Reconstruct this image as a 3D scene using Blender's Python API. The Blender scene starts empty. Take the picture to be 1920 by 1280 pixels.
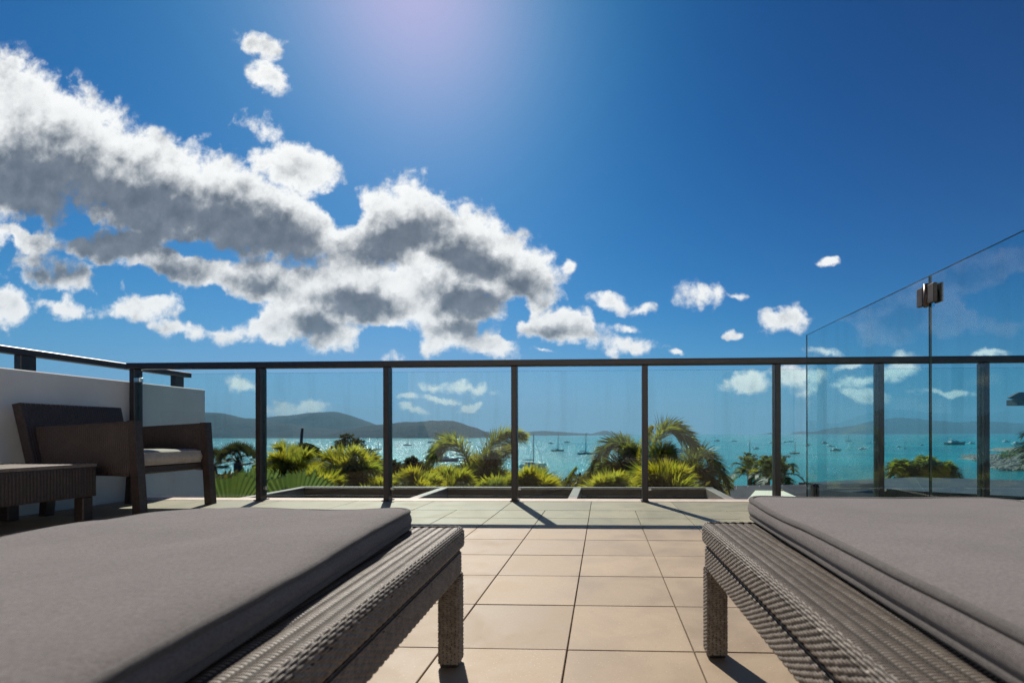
import bpy, math, random
import numpy as np
from mathutils import Vector, Matrix

rnd = random.Random(7)
nrs = np.random.RandomState(5)
scene = bpy.context.scene
col = scene.collection

# ------------------------------------------------------------------ camera
EYE = 0.519
FPX, CXP, HYP = 917.0, 1093.0, 812.0
YAW = math.atan(37 / 917)
cam_data = bpy.data.cameras.new("camera")
cam_data.sensor_width = 36.0
cam_data.lens = 36.0 * FPX / 1920.0
cam_data.shift_x = -(CXP - 960) / 1920.0
cam_data.shift_y = (HYP - 640) / 1920.0
cam_data.clip_start = 0.02
cam_data.clip_end = 40000
cam_data.dof.use_dof = True
cam_data.dof.focus_distance = 2.2
cam_data.dof.aperture_fstop = 5.6
cam = bpy.data.objects.new("camera", cam_data)
col.objects.link(cam)
cam.matrix_world = (Matrix.Translation((0, 0, EYE)) @ Matrix.Rotation(YAW, 4, 'Z')
                    @ Matrix.Rotation(math.radians(90), 4, 'X') @ Matrix.Rotation(math.radians(-0.13), 4, 'Z'))
scene.camera = cam


def ray(x, y):
    u = (x - CXP) / FPX
    v = (HYP - y) / FPX
    c, s = math.cos(YAW), math.sin(YAW)
    return (-s + u * c, c + u * s, v)


def at(x, y, Y):
    """the point of the place seen at photo pixel x, y and standing Y metres out"""
    r = ray(x, y)
    t = Y / r[1]
    return Vector((r[0] * t, Y, EYE + r[2] * t))


def atz(x, y, z):
    r = ray(x, y)
    t = (z - EYE) / r[2]
    return Vector((r[0] * t, r[1] * t, z))


# ------------------------------------------------------------------ sun, sky, exposure
SUN = Vector((-0.412, 1.043, 1.07)).normalized()
sun_elev = math.asin(SUN.z)
sun_az = math.atan2(SUN.x, SUN.y)          # from +Y towards +X
sd = bpy.data.lights.new("sun", 'SUN')
sd.energy = 4.6
sd.angle = math.radians(0.53)
sd.color = (1.0, 0.93, 0.82)
so = bpy.data.objects.new("sun", sd)
col.objects.link(so)
so.rotation_euler = SUN.to_track_quat('Z', 'Y').to_euler()
so.location = (-40, 100, 100)

scene.view_settings.view_transform = 'Standard'
scene.view_settings.look = 'None'
scene.view_settings.gamma = 1.0
EV = 0.35
EXPO = 2 ** EV
SKY_PRE = 0.085
scene.view_settings.exposure = EV
scene.view_settings.use_curve_mapping = False
scene.cycles.use_denoising = True
scene.cycles.denoising_prefilter = 'NONE'
scene.cycles.max_bounces = 10
scene.cycles.transparent_max_bounces = 24
scene.cycles.volume_bounces = 0
scene.cycles.sample_clamp_indirect = 6.0
scene.cycles.caustics_reflective = False
scene.cycles.caustics_refractive = False


class NT:
    def __init__(self, tree):
        self.t = tree

    def n(self, kind, **kw):
        nd = self.t.nodes.new(kind)
        for k, v in kw.items():
            if k.startswith('i_'):
                nd.inputs[k[2:].replace('_', ' ')].default_value = v
            else:
                setattr(nd, k, v)
        return nd

    def l(self, a, b):
        self.t.links.new(a, b)

    def math(self, op, a, b=None, c=None, clamp=False):
        nd = self.t.nodes.new('ShaderNodeMath')
        nd.operation = op
        nd.use_clamp = clamp
        for i, v in enumerate((a, b, c)):
            if v is None:
                continue
            if isinstance(v, (int, float)):
                nd.inputs[i].default_value = v
            else:
                self.l(v, nd.inputs[i])
        return nd.outputs[0]

    def maprange(self, v, a, b, c=0.0, d=1.0, smooth=True):
        nd = self.t.nodes.new('ShaderNodeMapRange')
        nd.interpolation_type = 'SMOOTHSTEP' if smooth else 'LINEAR'
        self.l(v, nd.inputs[0])
        for i, q in enumerate((a, b, c, d)):
            nd.inputs[i + 1].default_value = q
        return nd.outputs[0]

    def mix(self, f, a, b):
        nd = self.t.nodes.new('ShaderNodeMix')
        nd.data_type = 'RGBA'
        if isinstance(f, (int, float)):
            nd.inputs[0].default_value = f
        else:
            self.l(f, nd.inputs[0])
        for k, v in ((6, a), (7, b)):
            if isinstance(v, tuple):
                nd.inputs[k].default_value = v + (1,) if len(v) == 3 else v
            else:
                self.l(v, nd.inputs[k])
        return nd.outputs[2]


world = bpy.data.worlds.new("World")
scene.world = world
world.use_nodes = True
W = NT(world.node_tree)
world.node_tree.nodes.clear()
wout = W.n('ShaderNodeOutputWorld')
sky = W.n('ShaderNodeTexSky')
sky.sky_type = 'NISHITA'
sky.sun_disc = False
sky.sun_elevation = sun_elev
sky.sun_rotation = sun_az
sky.altitude = 20
sky.air_density = 1.0
sky.dust_density = 0.55
sky.ozone_density = 3.0
# the air along the horizon is as clear as a hand's breadth above it
tcs = W.n('ShaderNodeTexCoord')
sps = W.n('ShaderNodeSeparateXYZ')
W.l(tcs.outputs['Generated'], sps.inputs[0])
cbs = W.n('ShaderNodeCombineXYZ')
W.l(sps.outputs[0], cbs.inputs[0])
W.l(sps.outputs[1], cbs.inputs[1])
W.l(W.math('SMOOTH_MAX', sps.outputs[2], 0.10, 0.12), cbs.inputs[2])
W.l(cbs.outputs[0], sky.inputs[0])
# the sky's own colour, graded to the deep saturated blue of the photograph
sepc = W.n('ShaderNodeSeparateColor')
W.l(sky.outputs[0], sepc.inputs[0])
cmbc = W.n('ShaderNodeCombineColor')
for k, (g_, m_, c_) in enumerate(((3.7, 2.5, 1.0), (2.34, 2.0, 0.86), (2.2, 2.2, 1.40))):
    pw = W.math('MULTIPLY', W.math('POWER', W.math('MULTIPLY', sepc.outputs[k], SKY_PRE), g_), m_)
    pw = W.math('DIVIDE', W.math('MULTIPLY', pw, c_), W.math('ADD', pw, c_))
    W.l(W.math('MULTIPLY', pw, 10.0 / EXPO), cmbc.inputs[k])
bg_sky = W.n('ShaderNodeBackground')
bg_sky.inputs[1].default_value = 0.10
W.l(cmbc.outputs[0], bg_sky.inputs[0])

# clouds: lumps in the direction plane (x/y, z/y) of the view out to sea, broken up by noise
WHITE = [
    (30, 190, 140, 105, 10), (120, 260, 200, 110, 20), (260, 330, 220, 100, 24), (400, 370, 190, 95, 25),
    (520, 420, 130, 85, 25), (590, 430, 60, 55, 0), (30, 330, 190, 120, 0), (300, 400, 300, 80, 15),
    (40, 445, 90, 42, 0), (215, 455, 130, 38, 8), (330, 490, 150, 44, 10), (130, 515, 150, 30, 5),
    (490, 530, 190, 50, 8), (110, 572, 120, 28, 8), (15, 572, 50, 46, 0), (280, 572, 105, 30, -8),
    (345, 614, 60, 20, 10), (620, 545, 190, 80, 5), (520, 607, 140, 42, -6), (640, 620, 85, 34, 0),
    (700, 500, 170, 85, 0), (745, 405, 115, 68, -10), (830, 445, 165, 88, 18), (925, 495, 150, 82, 20),
    (680, 445, 100, 50, -10), (965, 510, 100, 62, 10), (870, 600, 110, 52, 0), (800, 560, 180, 66, 0),
    (850, 632, 90, 28, 5), (930, 645, 52, 30, 20), (1040, 610, 108, 36, 5), (1005, 585, 52, 34, 20),
    (1060, 628, 80, 26, 0),
    (497, 85, 52, 27, 22), (512, 148, 42, 27, 32), (490, 245, 62, 34, 32), (560, 318, 105, 52, 18),
    (1063, 490, 20, 17, 30), (1148, 570, 52, 20, 6), (1198, 578, 36, 13, -6), (1190, 647, 62, 22, 10),
    (1172, 617, 32, 10, 4), (735, 660, 40, 17, -8), (1315, 550, 52, 25, 12), (1372, 558, 24, 11, 8),
    (1462, 610, 52, 24, -8), (1492, 600, 20, 28, 10), (1557, 492, 20, 8, 0), (1375, 634, 17, 9, 0),
    (1545, 660, 38, 12, 6), (868, 725, 76, 12, 6), (830, 742, 40, 8, 4), (775, 768, 36, 9, 0),
    (455, 728, 38, 18, 14), (556, 764, 74, 15, -6), (1405, 720, 52, 20, -4), (1505, 712, 50, 24, 6),
    (1600, 722, 48, 13, -12), (1625, 746, 46, 13, 6), (1590, 690, 34, 11, -8), (1690, 690, 44, 22, -18),
    (1775, 733, 54, 9, 2), (1850, 661, 40, 10, -6), (940, 657, 42, 11, 0), (880, 757, 28, 9, 0),
    (770, 742, 22, 9, 0), (1260, 662, 22, 8, 0), (1010, 662, 30, 9, 0),
    (-260, 160, 330, 170, 20), (-330, 470, 260, 130, 10), (-620, 330, 260, 160, 0), (-520, 600, 240, 50, 0),
    (2140, 640, 90, 30, -6), (2290, 560, 60, 26, 10), (2500, 690, 150, 40, 0),
]
GREY = [
    (60, 335, 230, 100, 6), (110, 370, 200, 70, 8), (250, 385, 270, 85, 14), (420, 425, 190, 78, 16), (540, 455, 95, 62, 15),
    (-220, 330, 260, 120, 0), (230, 455, 150, 40, 5), (765, 440, 105, 50, -8), (880, 485, 105, 40, 16),
    (690, 455, 60, 30, -10), (490, 535, 80, 30, 5), (665, 565, 100, 40, 6), (880, 560, 90, 36, 8),
    (110, 505, 110, 28, 5), (975, 528, 60, 32, 10), (590, 605, 50, 36, 0), (330, 500, 110, 30, 8),
    (870, 612, 70, 24, 0), (1040, 622, 60, 16, 0), (-330, 490, 170, 70, 0),
]
GAPS = [
    (150, 436, 70, 15, 10), (60, 425, 40, 10, 5), (370, 462, 75, 14, 12), (705, 482, 70, 26, 12), (280, 522, 60, 18, 0), (430, 592, 60, 20, 4),
    (390, 555, 50, 12, 6), (20, 462, 30, 12, 0), (975, 575, 26, 16, 30), (640, 385, 44, 34, 35),
    (910, 610, 30, 10, 0), (955, 612, 20, 22, 10), (720, 640, 60, 16, 0), (200, 520, 40, 8, 5)]
tc = W.n('ShaderNodeTexCoord')
sep = W.n('ShaderNodeSeparateXYZ')
W.l(tc.outputs['Generated'], sep.inputs[0])
ysafe = W.math('MAXIMUM', sep.outputs[1], 0.05)
uu = W.math('DIVIDE', sep.outputs[0], ysafe)
vv = W.math('DIVIDE', sep.outputs[2], ysafe)
comb = W.n('ShaderNodeCombineXYZ')
W.l(uu, comb.inputs[0])
W.l(vv, comb.inputs[1])


def noise(tree, vec, scale, detail, rough=0.55, dist=0.0, dims='3D'):
    nd = tree.n('ShaderNodeTexNoise')
    nd.noise_dimensions = dims
    nd.inputs['Scale'].default_value = scale
    nd.inputs['Detail'].default_value = detail
    nd.inputs['Roughness'].default_value = rough
    nd.inputs['Distortion'].default_value = dist
    if vec is not None:
        tree.l(vec, nd.inputs['Vector'])
    return nd


# slow warp of the plane so that the lumps lose their oval outline
wn = noise(W, comb.outputs[0], 9.0, 5, 0.55)
wsub = W.n('ShaderNodeVectorMath', operation='SUBTRACT')
W.l(wn.outputs['Color'], wsub.inputs[0])
wsub.inputs[1].default_value = (0.5, 0.5, 0.5)
wsc = W.n('ShaderNodeVectorMath', operation='SCALE')
W.l(wsub.outputs[0], wsc.inputs[0])
wsc.inputs['Scale'].default_value = 0.075
# a finer warp so that the puffs are ragged
w2 = noise(W, comb.outputs[0], 30.0, 6, 0.6)
ws2 = W.n('ShaderNodeVectorMath', operation='SUBTRACT')
W.l(w2.outputs['Color'], ws2.inputs[0])
ws2.inputs[1].default_value = (0.5, 0.5, 0.5)
ws3 = W.n('ShaderNodeVectorMath', operation='SCALE')
W.l(ws2.outputs[0], ws3.inputs[0])
ws3.inputs['Scale'].default_value = 0.020
wadd = W.n('ShaderNodeVectorMath', operation='ADD')
W.l(comb.outputs[0], wadd.inputs[0])
wsum = W.n('ShaderNodeVectorMath', operation='ADD')
W.l(wsc.outputs[0], wsum.inputs[0])
W.l(ws3.outputs[0], wsum.inputs[1])
W.l(wsum.outputs[0], wadd.inputs[1])


def lumps(tree, vec, items, grow):
    acc = None
    for (x, y, rx, ry, rot) in items:
        r = ray(x, y)
        mp = tree.n('ShaderNodeMapping', vector_type='TEXTURE')
        mp.inputs['Location'].default_value = (r[0] / r[1], r[2] / r[1], 0)
        mp.inputs['Rotation'].default_value = (0, 0, math.radians(-rot))
        mp.inputs['Scale'].default_value = (rx * grow * (1 if ry > 34 else 1.22) / FPX, ry * grow * (1 if ry > 34 else 1.22) / FPX, 1)
        tree.l(vec, mp.inputs['Vector'])
        g = tree.n('ShaderNodeTexGradient', gradient_type='SPHERICAL')
        tree.l(mp.outputs[0], g.inputs[0])
        fac_ = g.outputs['Fac']
        if ry <= 34:
            fac_ = tree.math('MULTIPLY', fac_, 0.60)
        if acc is None:
            acc = fac_
        else:
            acc = tree.math('SMOOTH_MAX', acc, fac_, 0.06)
    return acc


fw = lumps(W, wadd.outputs[0], WHITE, 1.32)
fg = lumps(W, wadd.outputs[0], GREY, 1.3)
fh = lumps(W, wadd.outputs[0], [(a_, b_, c_ * 1.2, max(d_ * 1.2, 35), e_) for a_, b_, c_, d_, e_ in GAPS], 1.0)


def puffs(vec, scale, det):
    v_ = W.n('ShaderNodeTexVoronoi', feature='SMOOTH_F1')
    v_.inputs['Scale'].default_value = scale
    v_.inputs['Detail'].default_value = det
    v_.inputs['Roughness'].default_value = 0.55
    v_.inputs['Lacunarity'].default_value = 2.3
    v_.inputs['Smoothness'].default_value = 0.35
    v_.normalize = True
    W.l(vec, v_.inputs['Vector'])
    return W.math('SUBTRACT', 0.42, v_.outputs['Distance'])


rag = W.n('ShaderNodeVectorMath', operation='ADD')
W.l(comb.outputs[0], rag.inputs[0])
W.l(ws3.outputs[0], rag.inputs[1])
off = W.n('ShaderNodeVectorMath', operation='ADD')
W.l(rag.outputs[0], off.inputs[0])
off.inputs[1].default_value = (-0.008, 0.021, 0)
big = noise(W, rag.outputs[0], 9.0, 5, 0.5)
bigc = W.math('SUBTRACT', big.outputs[0], 0.5)
fine = noise(W, comb.outputs[0], 55.0, 8, 0.65)
finec = W.math('SUBTRACT', fine.outputs[0], 0.5)
p1 = puffs(rag.outputs[0], 15.0, 3.0)
p2 = puffs(off.outputs[0], 15.0, 3.0)
midn = noise(W, comb.outputs[0], 24.0, 7, 0.6, 0.3)
midc = W.math('SUBTRACT', midn.outputs[0], 0.5)
nc = W.math('ADD', W.math('MULTIPLY', p1, 0.55), W.math('ADD', W.math('ADD', W.math('MULTIPLY', bigc, 0.85), W.math('MULTIPLY', midc, 0.72)), W.math('MULTIPLY', finec, 0.17)))
dens = W.math('SUBTRACT', W.math('ADD', W.math('SUBTRACT', fw, 0.06), nc), W.math('MULTIPLY', W.math('SUBTRACT', fh, 0.05), 0.62))
front = W.maprange(sep.outputs[1], 0.12, 0.25)
up = W.maprange(sep.outputs[2], -0.01, 0.02)
alpha = W.math('MULTIPLY', W.math('MULTIPLY', W.maprange(dens, 0.20, 0.50), W.maprange(fw, 0.08, 0.22)), W.math('MULTIPLY', front, up))
# thick cloud hides the sun behind it and is grey; thin edges and bumps facing the sun are white
slope = W.math('SUBTRACT', p1, p2)
core = W.math('ADD', W.math('SUBTRACT', fg, 0.05), W.math('SUBTRACT', W.math('ADD', W.math('MULTIPLY', bigc, 0.7), W.math('ADD', W.math('MULTIPLY', midc, 0.3), W.math('MULTIPLY', finec, 0.12))), W.math('MULTIPLY', slope, 0.9)))
grey = W.maprange(core, -0.06, 0.58)
relief = W.math('ADD', W.math('ADD', W.math('MULTIPLY', slope, 1.6), W.math('MULTIPLY', midc, 0.9)), 0.62)
thick = W.maprange(dens, 0.42, 1.0, 0.0, 0.85)
soft = W.math('SUBTRACT', 1.0, W.math('MULTIPLY', thick, W.math('SUBTRACT', 1.0, relief, clamp=True)), clamp=True)
bright = W.mix(soft, (0.36, 0.39, 0.43), (1.14, 1.14, 1.12))
relc = W.math('SUBTRACT', W.math('MULTIPLY', relief, 0.9), 0.25, clamp=True)
dark = W.mix(relc, (0.075, 0.093, 0.13), (0.26, 0.29, 0.35))
cc = W.mix(W.math('MULTIPLY', grey, 0.95), bright, dark)
bg_c = W.n('ShaderNodeBackground')
bg_c.inputs[1].default_value = 0.92 / EXPO
W.l(cc, bg_c.inputs[0])
mxs = W.n('ShaderNodeMixShader')
W.l(alpha, mxs.inputs[0])
W.l(bg_sky.outputs[0], mxs.inputs[1])
W.l(bg_c.outputs[0], mxs.inputs[2])
W.l(mxs.outputs[0], wout.inputs[0])
world.cycles.sampling_method = 'MANUAL'
world.cycles.sample_map_resolution = 512


# ------------------------------------------------------------------ materials
def new_mat(name):
    m = bpy.data.materials.new(name)
    m.use_nodes = True
    m.node_tree.nodes.clear()
    t = NT(m.node_tree)
    out = t.n('ShaderNodeOutputMaterial')
    return m, t, out


def pbr(name, c1, c2=None, rough=0.5, nscale=8.0, detail=4, bump=0.0, bscale=60.0, bdist=0.002, metal=0.0, spec=0.5,
        stretch=None, vary=0.0, lo=0.35, hi=0.65):
    m, t, out = new_mat(name)
    b = t.n('ShaderNodeBsdfPrincipled')
    b.inputs['Roughness'].default_value = rough
    b.inputs['Metallic'].default_value = metal
    b.inputs['Specular IOR Level'].default_value = spec
    tcn = t.n('ShaderNodeTexCoord')
    vec = tcn.outputs['Object']
    if stretch:
        mp = t.n('ShaderNodeMapping')
        mp.inputs['Scale'].default_value = stretch
        t.l(vec, mp.inputs[0])
        vec = mp.outputs[0]
    if c2 is None:
        c2 = c1
    nz = noise(t, vec, nscale, detail, 0.6)
    colr = t.mix(t.maprange(nz.outputs[0], lo, hi), c1, c2)
    if vary:
        oi = t.n('ShaderNodeObjectInfo')
        h = t.n('ShaderNodeHueSaturation')
        t.l(colr, h.inputs['Color'])
        t.l(t.math('ADD', t.math('MULTIPLY', oi.outputs['Random'], 2 * vary), 1 - vary), h.inputs['Value'])
        colr = h.outputs[0]
    t.l(colr, b.inputs['Base Color'])
    rv = t.maprange(nz.outputs[0], 0.2, 0.8, max(0, rough - 0.08), min(1, rough + 0.08))
    t.l(rv, b.inputs['Roughness'])
    if bump:
        bn = noise(t, vec, bscale, 5, 0.6)
        bp = t.n('ShaderNodeBump')
        bp.inputs['Strength'].default_value = bump
        bp.inputs['Distance'].default_value = bdist
        t.l(bn.outputs[0], bp.inputs['Height'])
        t.l(bp.outputs[0], b.inputs['Normal'])
    t.l(b.outputs[0], out.inputs[0])
    return m


def leaf_mat(name, c1, c2, tr, gloss=0.12, nscale=1.2, tfac=0.5):
    m, t, out = new_mat(name)
    tcn = t.n('ShaderNodeTexCoord')
    nz = noise(t, tcn.outputs['Object'], nscale, 4, 0.6)
    oi = t.n('ShaderNodeObjectInfo')
    f = t.math('ADD', nz.outputs[0], t.math('MULTIPLY', t.math('SUBTRACT', oi.outputs['Random'], 0.5), 0.4))
    f = t.maprange(f, 0.3, 0.7)
    c = t.mix(f, c1, c2)
    d = t.n('ShaderNodeBsdfDiffuse')
    t.l(c, d.inputs[0])
    tl = t.n('ShaderNodeBsdfTranslucent')
    tcol = t.mix(f, tr, (tr[0] * 1.4, tr[1] * 1.15, tr[2]))
    t.l(tcol, tl.inputs[0])
    mx = t.n('ShaderNodeMixShader')
    mx.inputs[0].default_value = tfac
    t.l(d.outputs[0], mx.inputs[1])
    t.l(tl.outputs[0], mx.inputs[2])
    g = t.n('ShaderNodeBsdfGlossy')
    g.inputs['Roughness'].default_value = 0.45
    g.inputs[0].default_value = (0.55, 0.58, 0.6, 1)
    mg = t.n('ShaderNodeMixShader')
    mg.inputs[0].default_value = gloss
    t.l(mx.outputs[0], mg.inputs[1])
    t.l(g.outputs[0], mg.inputs[2])
    t.l(mg.outputs[0], out.inputs[0])
    return m


def glass_mat(name, tint, ior=1.52, dirt=0.02):
    m, t, out = new_mat(name)
    tr = t.n('ShaderNodeBsdfTransparent')
    tcn = t.n('ShaderNodeTexCoord')
    mp = t.n('ShaderNodeMapping')
    mp.inputs['Scale'].default_value = (9.0, 9.0, 0.8)
    t.l(tcn.outputs['Object'], mp.inputs[0])
    nz = noise(t, mp.outputs[0], 1.0, 5, 0.6)          # faint runs of dried rain
    t.l(t.mix(t.maprange(nz.outputs[0], 0.45, 0.8), tint, tuple(min(1, q * 0.93 + .02) for q in tint)), tr.inputs[0])
    g = t.n('ShaderNodeBsdfGlossy')
    g.inputs['Roughness'].default_value = 0.0
    fr = t.n('ShaderNodeFresnel')
    fr.inputs[0].default_value = ior
    geo = t.n('ShaderNodeNewGeometry')
    fac = t.math('MULTIPLY', fr.outputs[0], t.math('SUBTRACT', 1.0, geo.outputs['Backfacing']), clamp=True)
    mx = t.n('ShaderNodeMixShader')
    t.l(fac, mx.inputs[0])
    t.l(tr.outputs[0], mx.inputs[1])
    t.l(g.outputs[0], mx.inputs[2])
    t.l(mx.outputs[0], out.inputs[0])
    return m


M = {}
M['metal'] = pbr('powder_coat', (0.022, 0.017, 0.019), (0.03, 0.024, 0.026), 0.36, 30, bump=0.08, bscale=900, bdist=0.0004)
M['black'] = pbr('black_metal', (0.012, 0.012, 0.013), (0.02, 0.02, 0.021), 0.4, 40)
M['steel'] = pbr('steel', (0.5, 0.5, 0.49), (0.6, 0.58, 0.55), 0.3, 25, metal=1.0)
M['bronze'] = pbr('hinge_metal', (0.06, 0.045, 0.04), (0.09, 0.07, 0.06), 0.35, 25, metal=0.5)
M['render'] = pbr('white_render', (0.76, 0.75, 0.71), (0.82, 0.81, 0.78), 0.8, 3.0, bump=0.25, bscale=180, bdist=0.0015)
M['glass'] = glass_mat('green_glass', (0.905, 0.985, 0.975), 1.52, 0.008)
M['glass2'] = glass_mat('clear_glass', (0.84, 0.945, 0.955), 1.62, 0.010)
M['edge'] = pbr('glass_edge', (0.010, 0.03, 0.028), (0.014, 0.04, 0.036), 0.3, 10, spec=0.3)
M['frame'] = pbr('pergola_paint', (0.18, 0.145, 0.115), (0.23, 0.19, 0.155), 0.55, 5, bump=0.1, bscale=60)
M['brownp'] = pbr('pergola_panel', (0.085, 0.045, 0.03), (0.115, 0.064, 0.046), 0.6, 4)
M['cream'] = pbr('cream_paint', (0.68, 0.66, 0.52), (0.74, 0.72, 0.58), 0.6, 5)
M['stonecap'] = pbr('edge_stone', (0.47, 0.39, 0.30), (0.54, 0.46, 0.37), 0.6, 9, bump=0.2, bscale=120)
M['roofm'] = pbr('roof_metal', (0.065, 0.065, 0.07), (0.09, 0.09, 0.096), 0.5, 1.5, spec=0.4)
M['wallm'] = pbr('house_and_added_wall', (0.35, 0.34, 0.32), (0.42, 0.41, 0.39), 0.8, 2)
M['soffit'] = pbr('soffit', (0.03, 0.028, 0.03), (0.045, 0.042, 0.042), 0.6, 4)
M['grout'] = pbr('grout', (0.10, 0.075, 0.055), (0.15, 0.11, 0.08), 0.9, 30)
M['trunk'] = pbr('palm_trunk', (0.16, 0.13, 0.10), (0.24, 0.20, 0.16), 0.85, 6, bump=0.6, bscale=25, bdist=0.02, stretch=(1, 1, 5))
M['bark'] = pbr('bark', (0.07, 0.055, 0.045), (0.12, 0.095, 0.075), 0.9, 8, bump=0.6, bscale=30, bdist=0.02)
M['leaf_y'] = leaf_mat('cane_leaf', (0.045, 0.068, 0.011), (0.085, 0.100, 0.016), (0.42, 0.43, 0.03), 0.05, 2.0, 0.55)
M['leaf_g'] = leaf_mat('foxtail_leaf', (0.045, 0.075, 0.018), (0.085, 0.115, 0.02), (0.46, 0.49, 0.05), 0.07, 1.6, 0.52)
M['leaf_d'] = leaf_mat('dusky_leaf', (0.030, 0.052, 0.02), (0.055, 0.08, 0.03), (0.22, 0.28, 0.045), 0.06, 1.4, 0.45)
M['leaf_fan'] = leaf_mat('fan_leaf', (0.05, 0.09, 0.018), (0.08, 0.12, 0.022), (0.24, 0.33, 0.035), 0.14, 9.0, 0.45)
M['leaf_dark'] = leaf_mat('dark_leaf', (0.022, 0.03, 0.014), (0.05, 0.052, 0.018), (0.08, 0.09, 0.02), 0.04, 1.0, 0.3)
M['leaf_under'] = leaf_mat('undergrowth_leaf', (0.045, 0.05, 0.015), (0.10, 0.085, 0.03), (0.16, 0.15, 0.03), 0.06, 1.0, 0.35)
M['leaf_dry'] = leaf_mat('dry_leaf', (0.16, 0.12, 0.075), (0.24, 0.19, 0.12), (0.2, 0.14, 0.06), 0.05, 2.0, 0.3)
M['hull_w'] = pbr('white_gelcoat', (0.74, 0.74, 0.74), (0.8, 0.8, 0.8), 0.25, 2)
M['hull_b'] = pbr('navy_gelcoat', (0.03, 0.05, 0.10), (0.045, 0.07, 0.13), 0.25, 2)
M['hull_d'] = pbr('dark_hull', (0.035, 0.035, 0.04), (0.05, 0.05, 0.055), 0.4, 2)
M['hull_t'] = pbr('varnished_hull', (0.13, 0.06, 0.03), (0.18, 0.085, 0.04), 0.35, 2)
M['glassd'] = pbr('dark_window', (0.01, 0.012, 0.015), None, 0.1, 2)
M['mast'] = pbr('mast_alloy', (0.10, 0.10, 0.11), (0.16, 0.16, 0.17), 0.4, 2)
M['sail'] = pbr('sail_cover', (0.05, 0.07, 0.14), (0.08, 0.10, 0.18), 0.8, 2)
M['rock'] = pbr('rock', (0.14, 0.12, 0.10), (0.30, 0.26, 0.22), 0.9, 0.35, bump=0.6, bscale=1.2, bdist=0.4)
M['earth'] = pbr('earth', (0.030, 0.036, 0.014), (0.06, 0.055, 0.028), 0.95, 0.3, bump=0.5, bscale=3, bdist=0.1)
M['forest'] = pbr('forest', (0.020, 0.022, 0.022), (0.036, 0.036, 0.032), 0.95, 0.012, detail=8, bump=1.0, bscale=0.03, bdist=14, spec=0.05)
M['leather'] = pbr('mat_seat', (0.42, 0.36, 0.30), (0.50, 0.43, 0.37), 0.9, 40, bump=0.3, bscale=500, bdist=0.0006)


def tile_mat():
    m, t, out = new_mat('porcelain_tile')
    b = t.n('ShaderNodeBsdfPrincipled')
    geo = t.n('ShaderNodeNewGeometry')
    oi = t.n('ShaderNodeObjectInfo')
    vec = geo.outputs['Position']
    n1 = noise(t, vec, 5.0, 7, 0.65, 0.4)
    n2 = noise(t, vec, 260.0, 3, 0.6)
    c = t.mix(t.maprange(n1.outputs[0], 0.3, 0.7), (0.300, 0.222, 0.148), (0.385, 0.295, 0.202))
    c = t.mix(t.maprange(n2.outputs[0], 0.63, 0.72), c, (0.56, 0.44, 0.31))
    c = t.mix(t.maprange(n2.outputs[0], 0.36, 0.28), c, (0.25, 0.175, 0.11))
    n3 = noise(t, vec, 1.7, 6, 0.7, 0.8)
    c = t.mix(t.maprange(n3.outputs[0], 0.56, 0.72, 0, 0.35), c, (0.24, 0.18, 0.125))
    n4 = noise(t, vec, 22.0, 5, 0.7, 1.0)
    c = t.mix(t.maprange(n4.outputs[0], 0.66, 0.76, 0, 0.45), c, (0.20, 0.15, 0.105))
    h = t.n('ShaderNodeHueSaturation')
    t.l(c, h.inputs['Color'])
    t.l(t.math('ADD', t.math('MULTIPLY', oi.outputs['Random'], 0.20), 0.90), h.inputs['Value'])
    t.l(h.outputs[0], b.inputs['Base Color'])
    t.l(t.maprange(n1.outputs[0], 0.3, 0.7, 0.5, 0.7), b.inputs['Roughness'])
    b.inputs['Specular IOR Level'].default_value = 0.35
    bp = t.n('ShaderNodeBump')
    bp.inputs['Strength'].default_value = 0.35
    bp.inputs['Distance'].default_value = 0.0006
    t.l(n2.outputs[0], bp.inputs['Height'])
    t.l(bp.outputs[0], b.inputs['Normal'])
    t.l(b.outputs[0], out.inputs[0])
    return m


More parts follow.
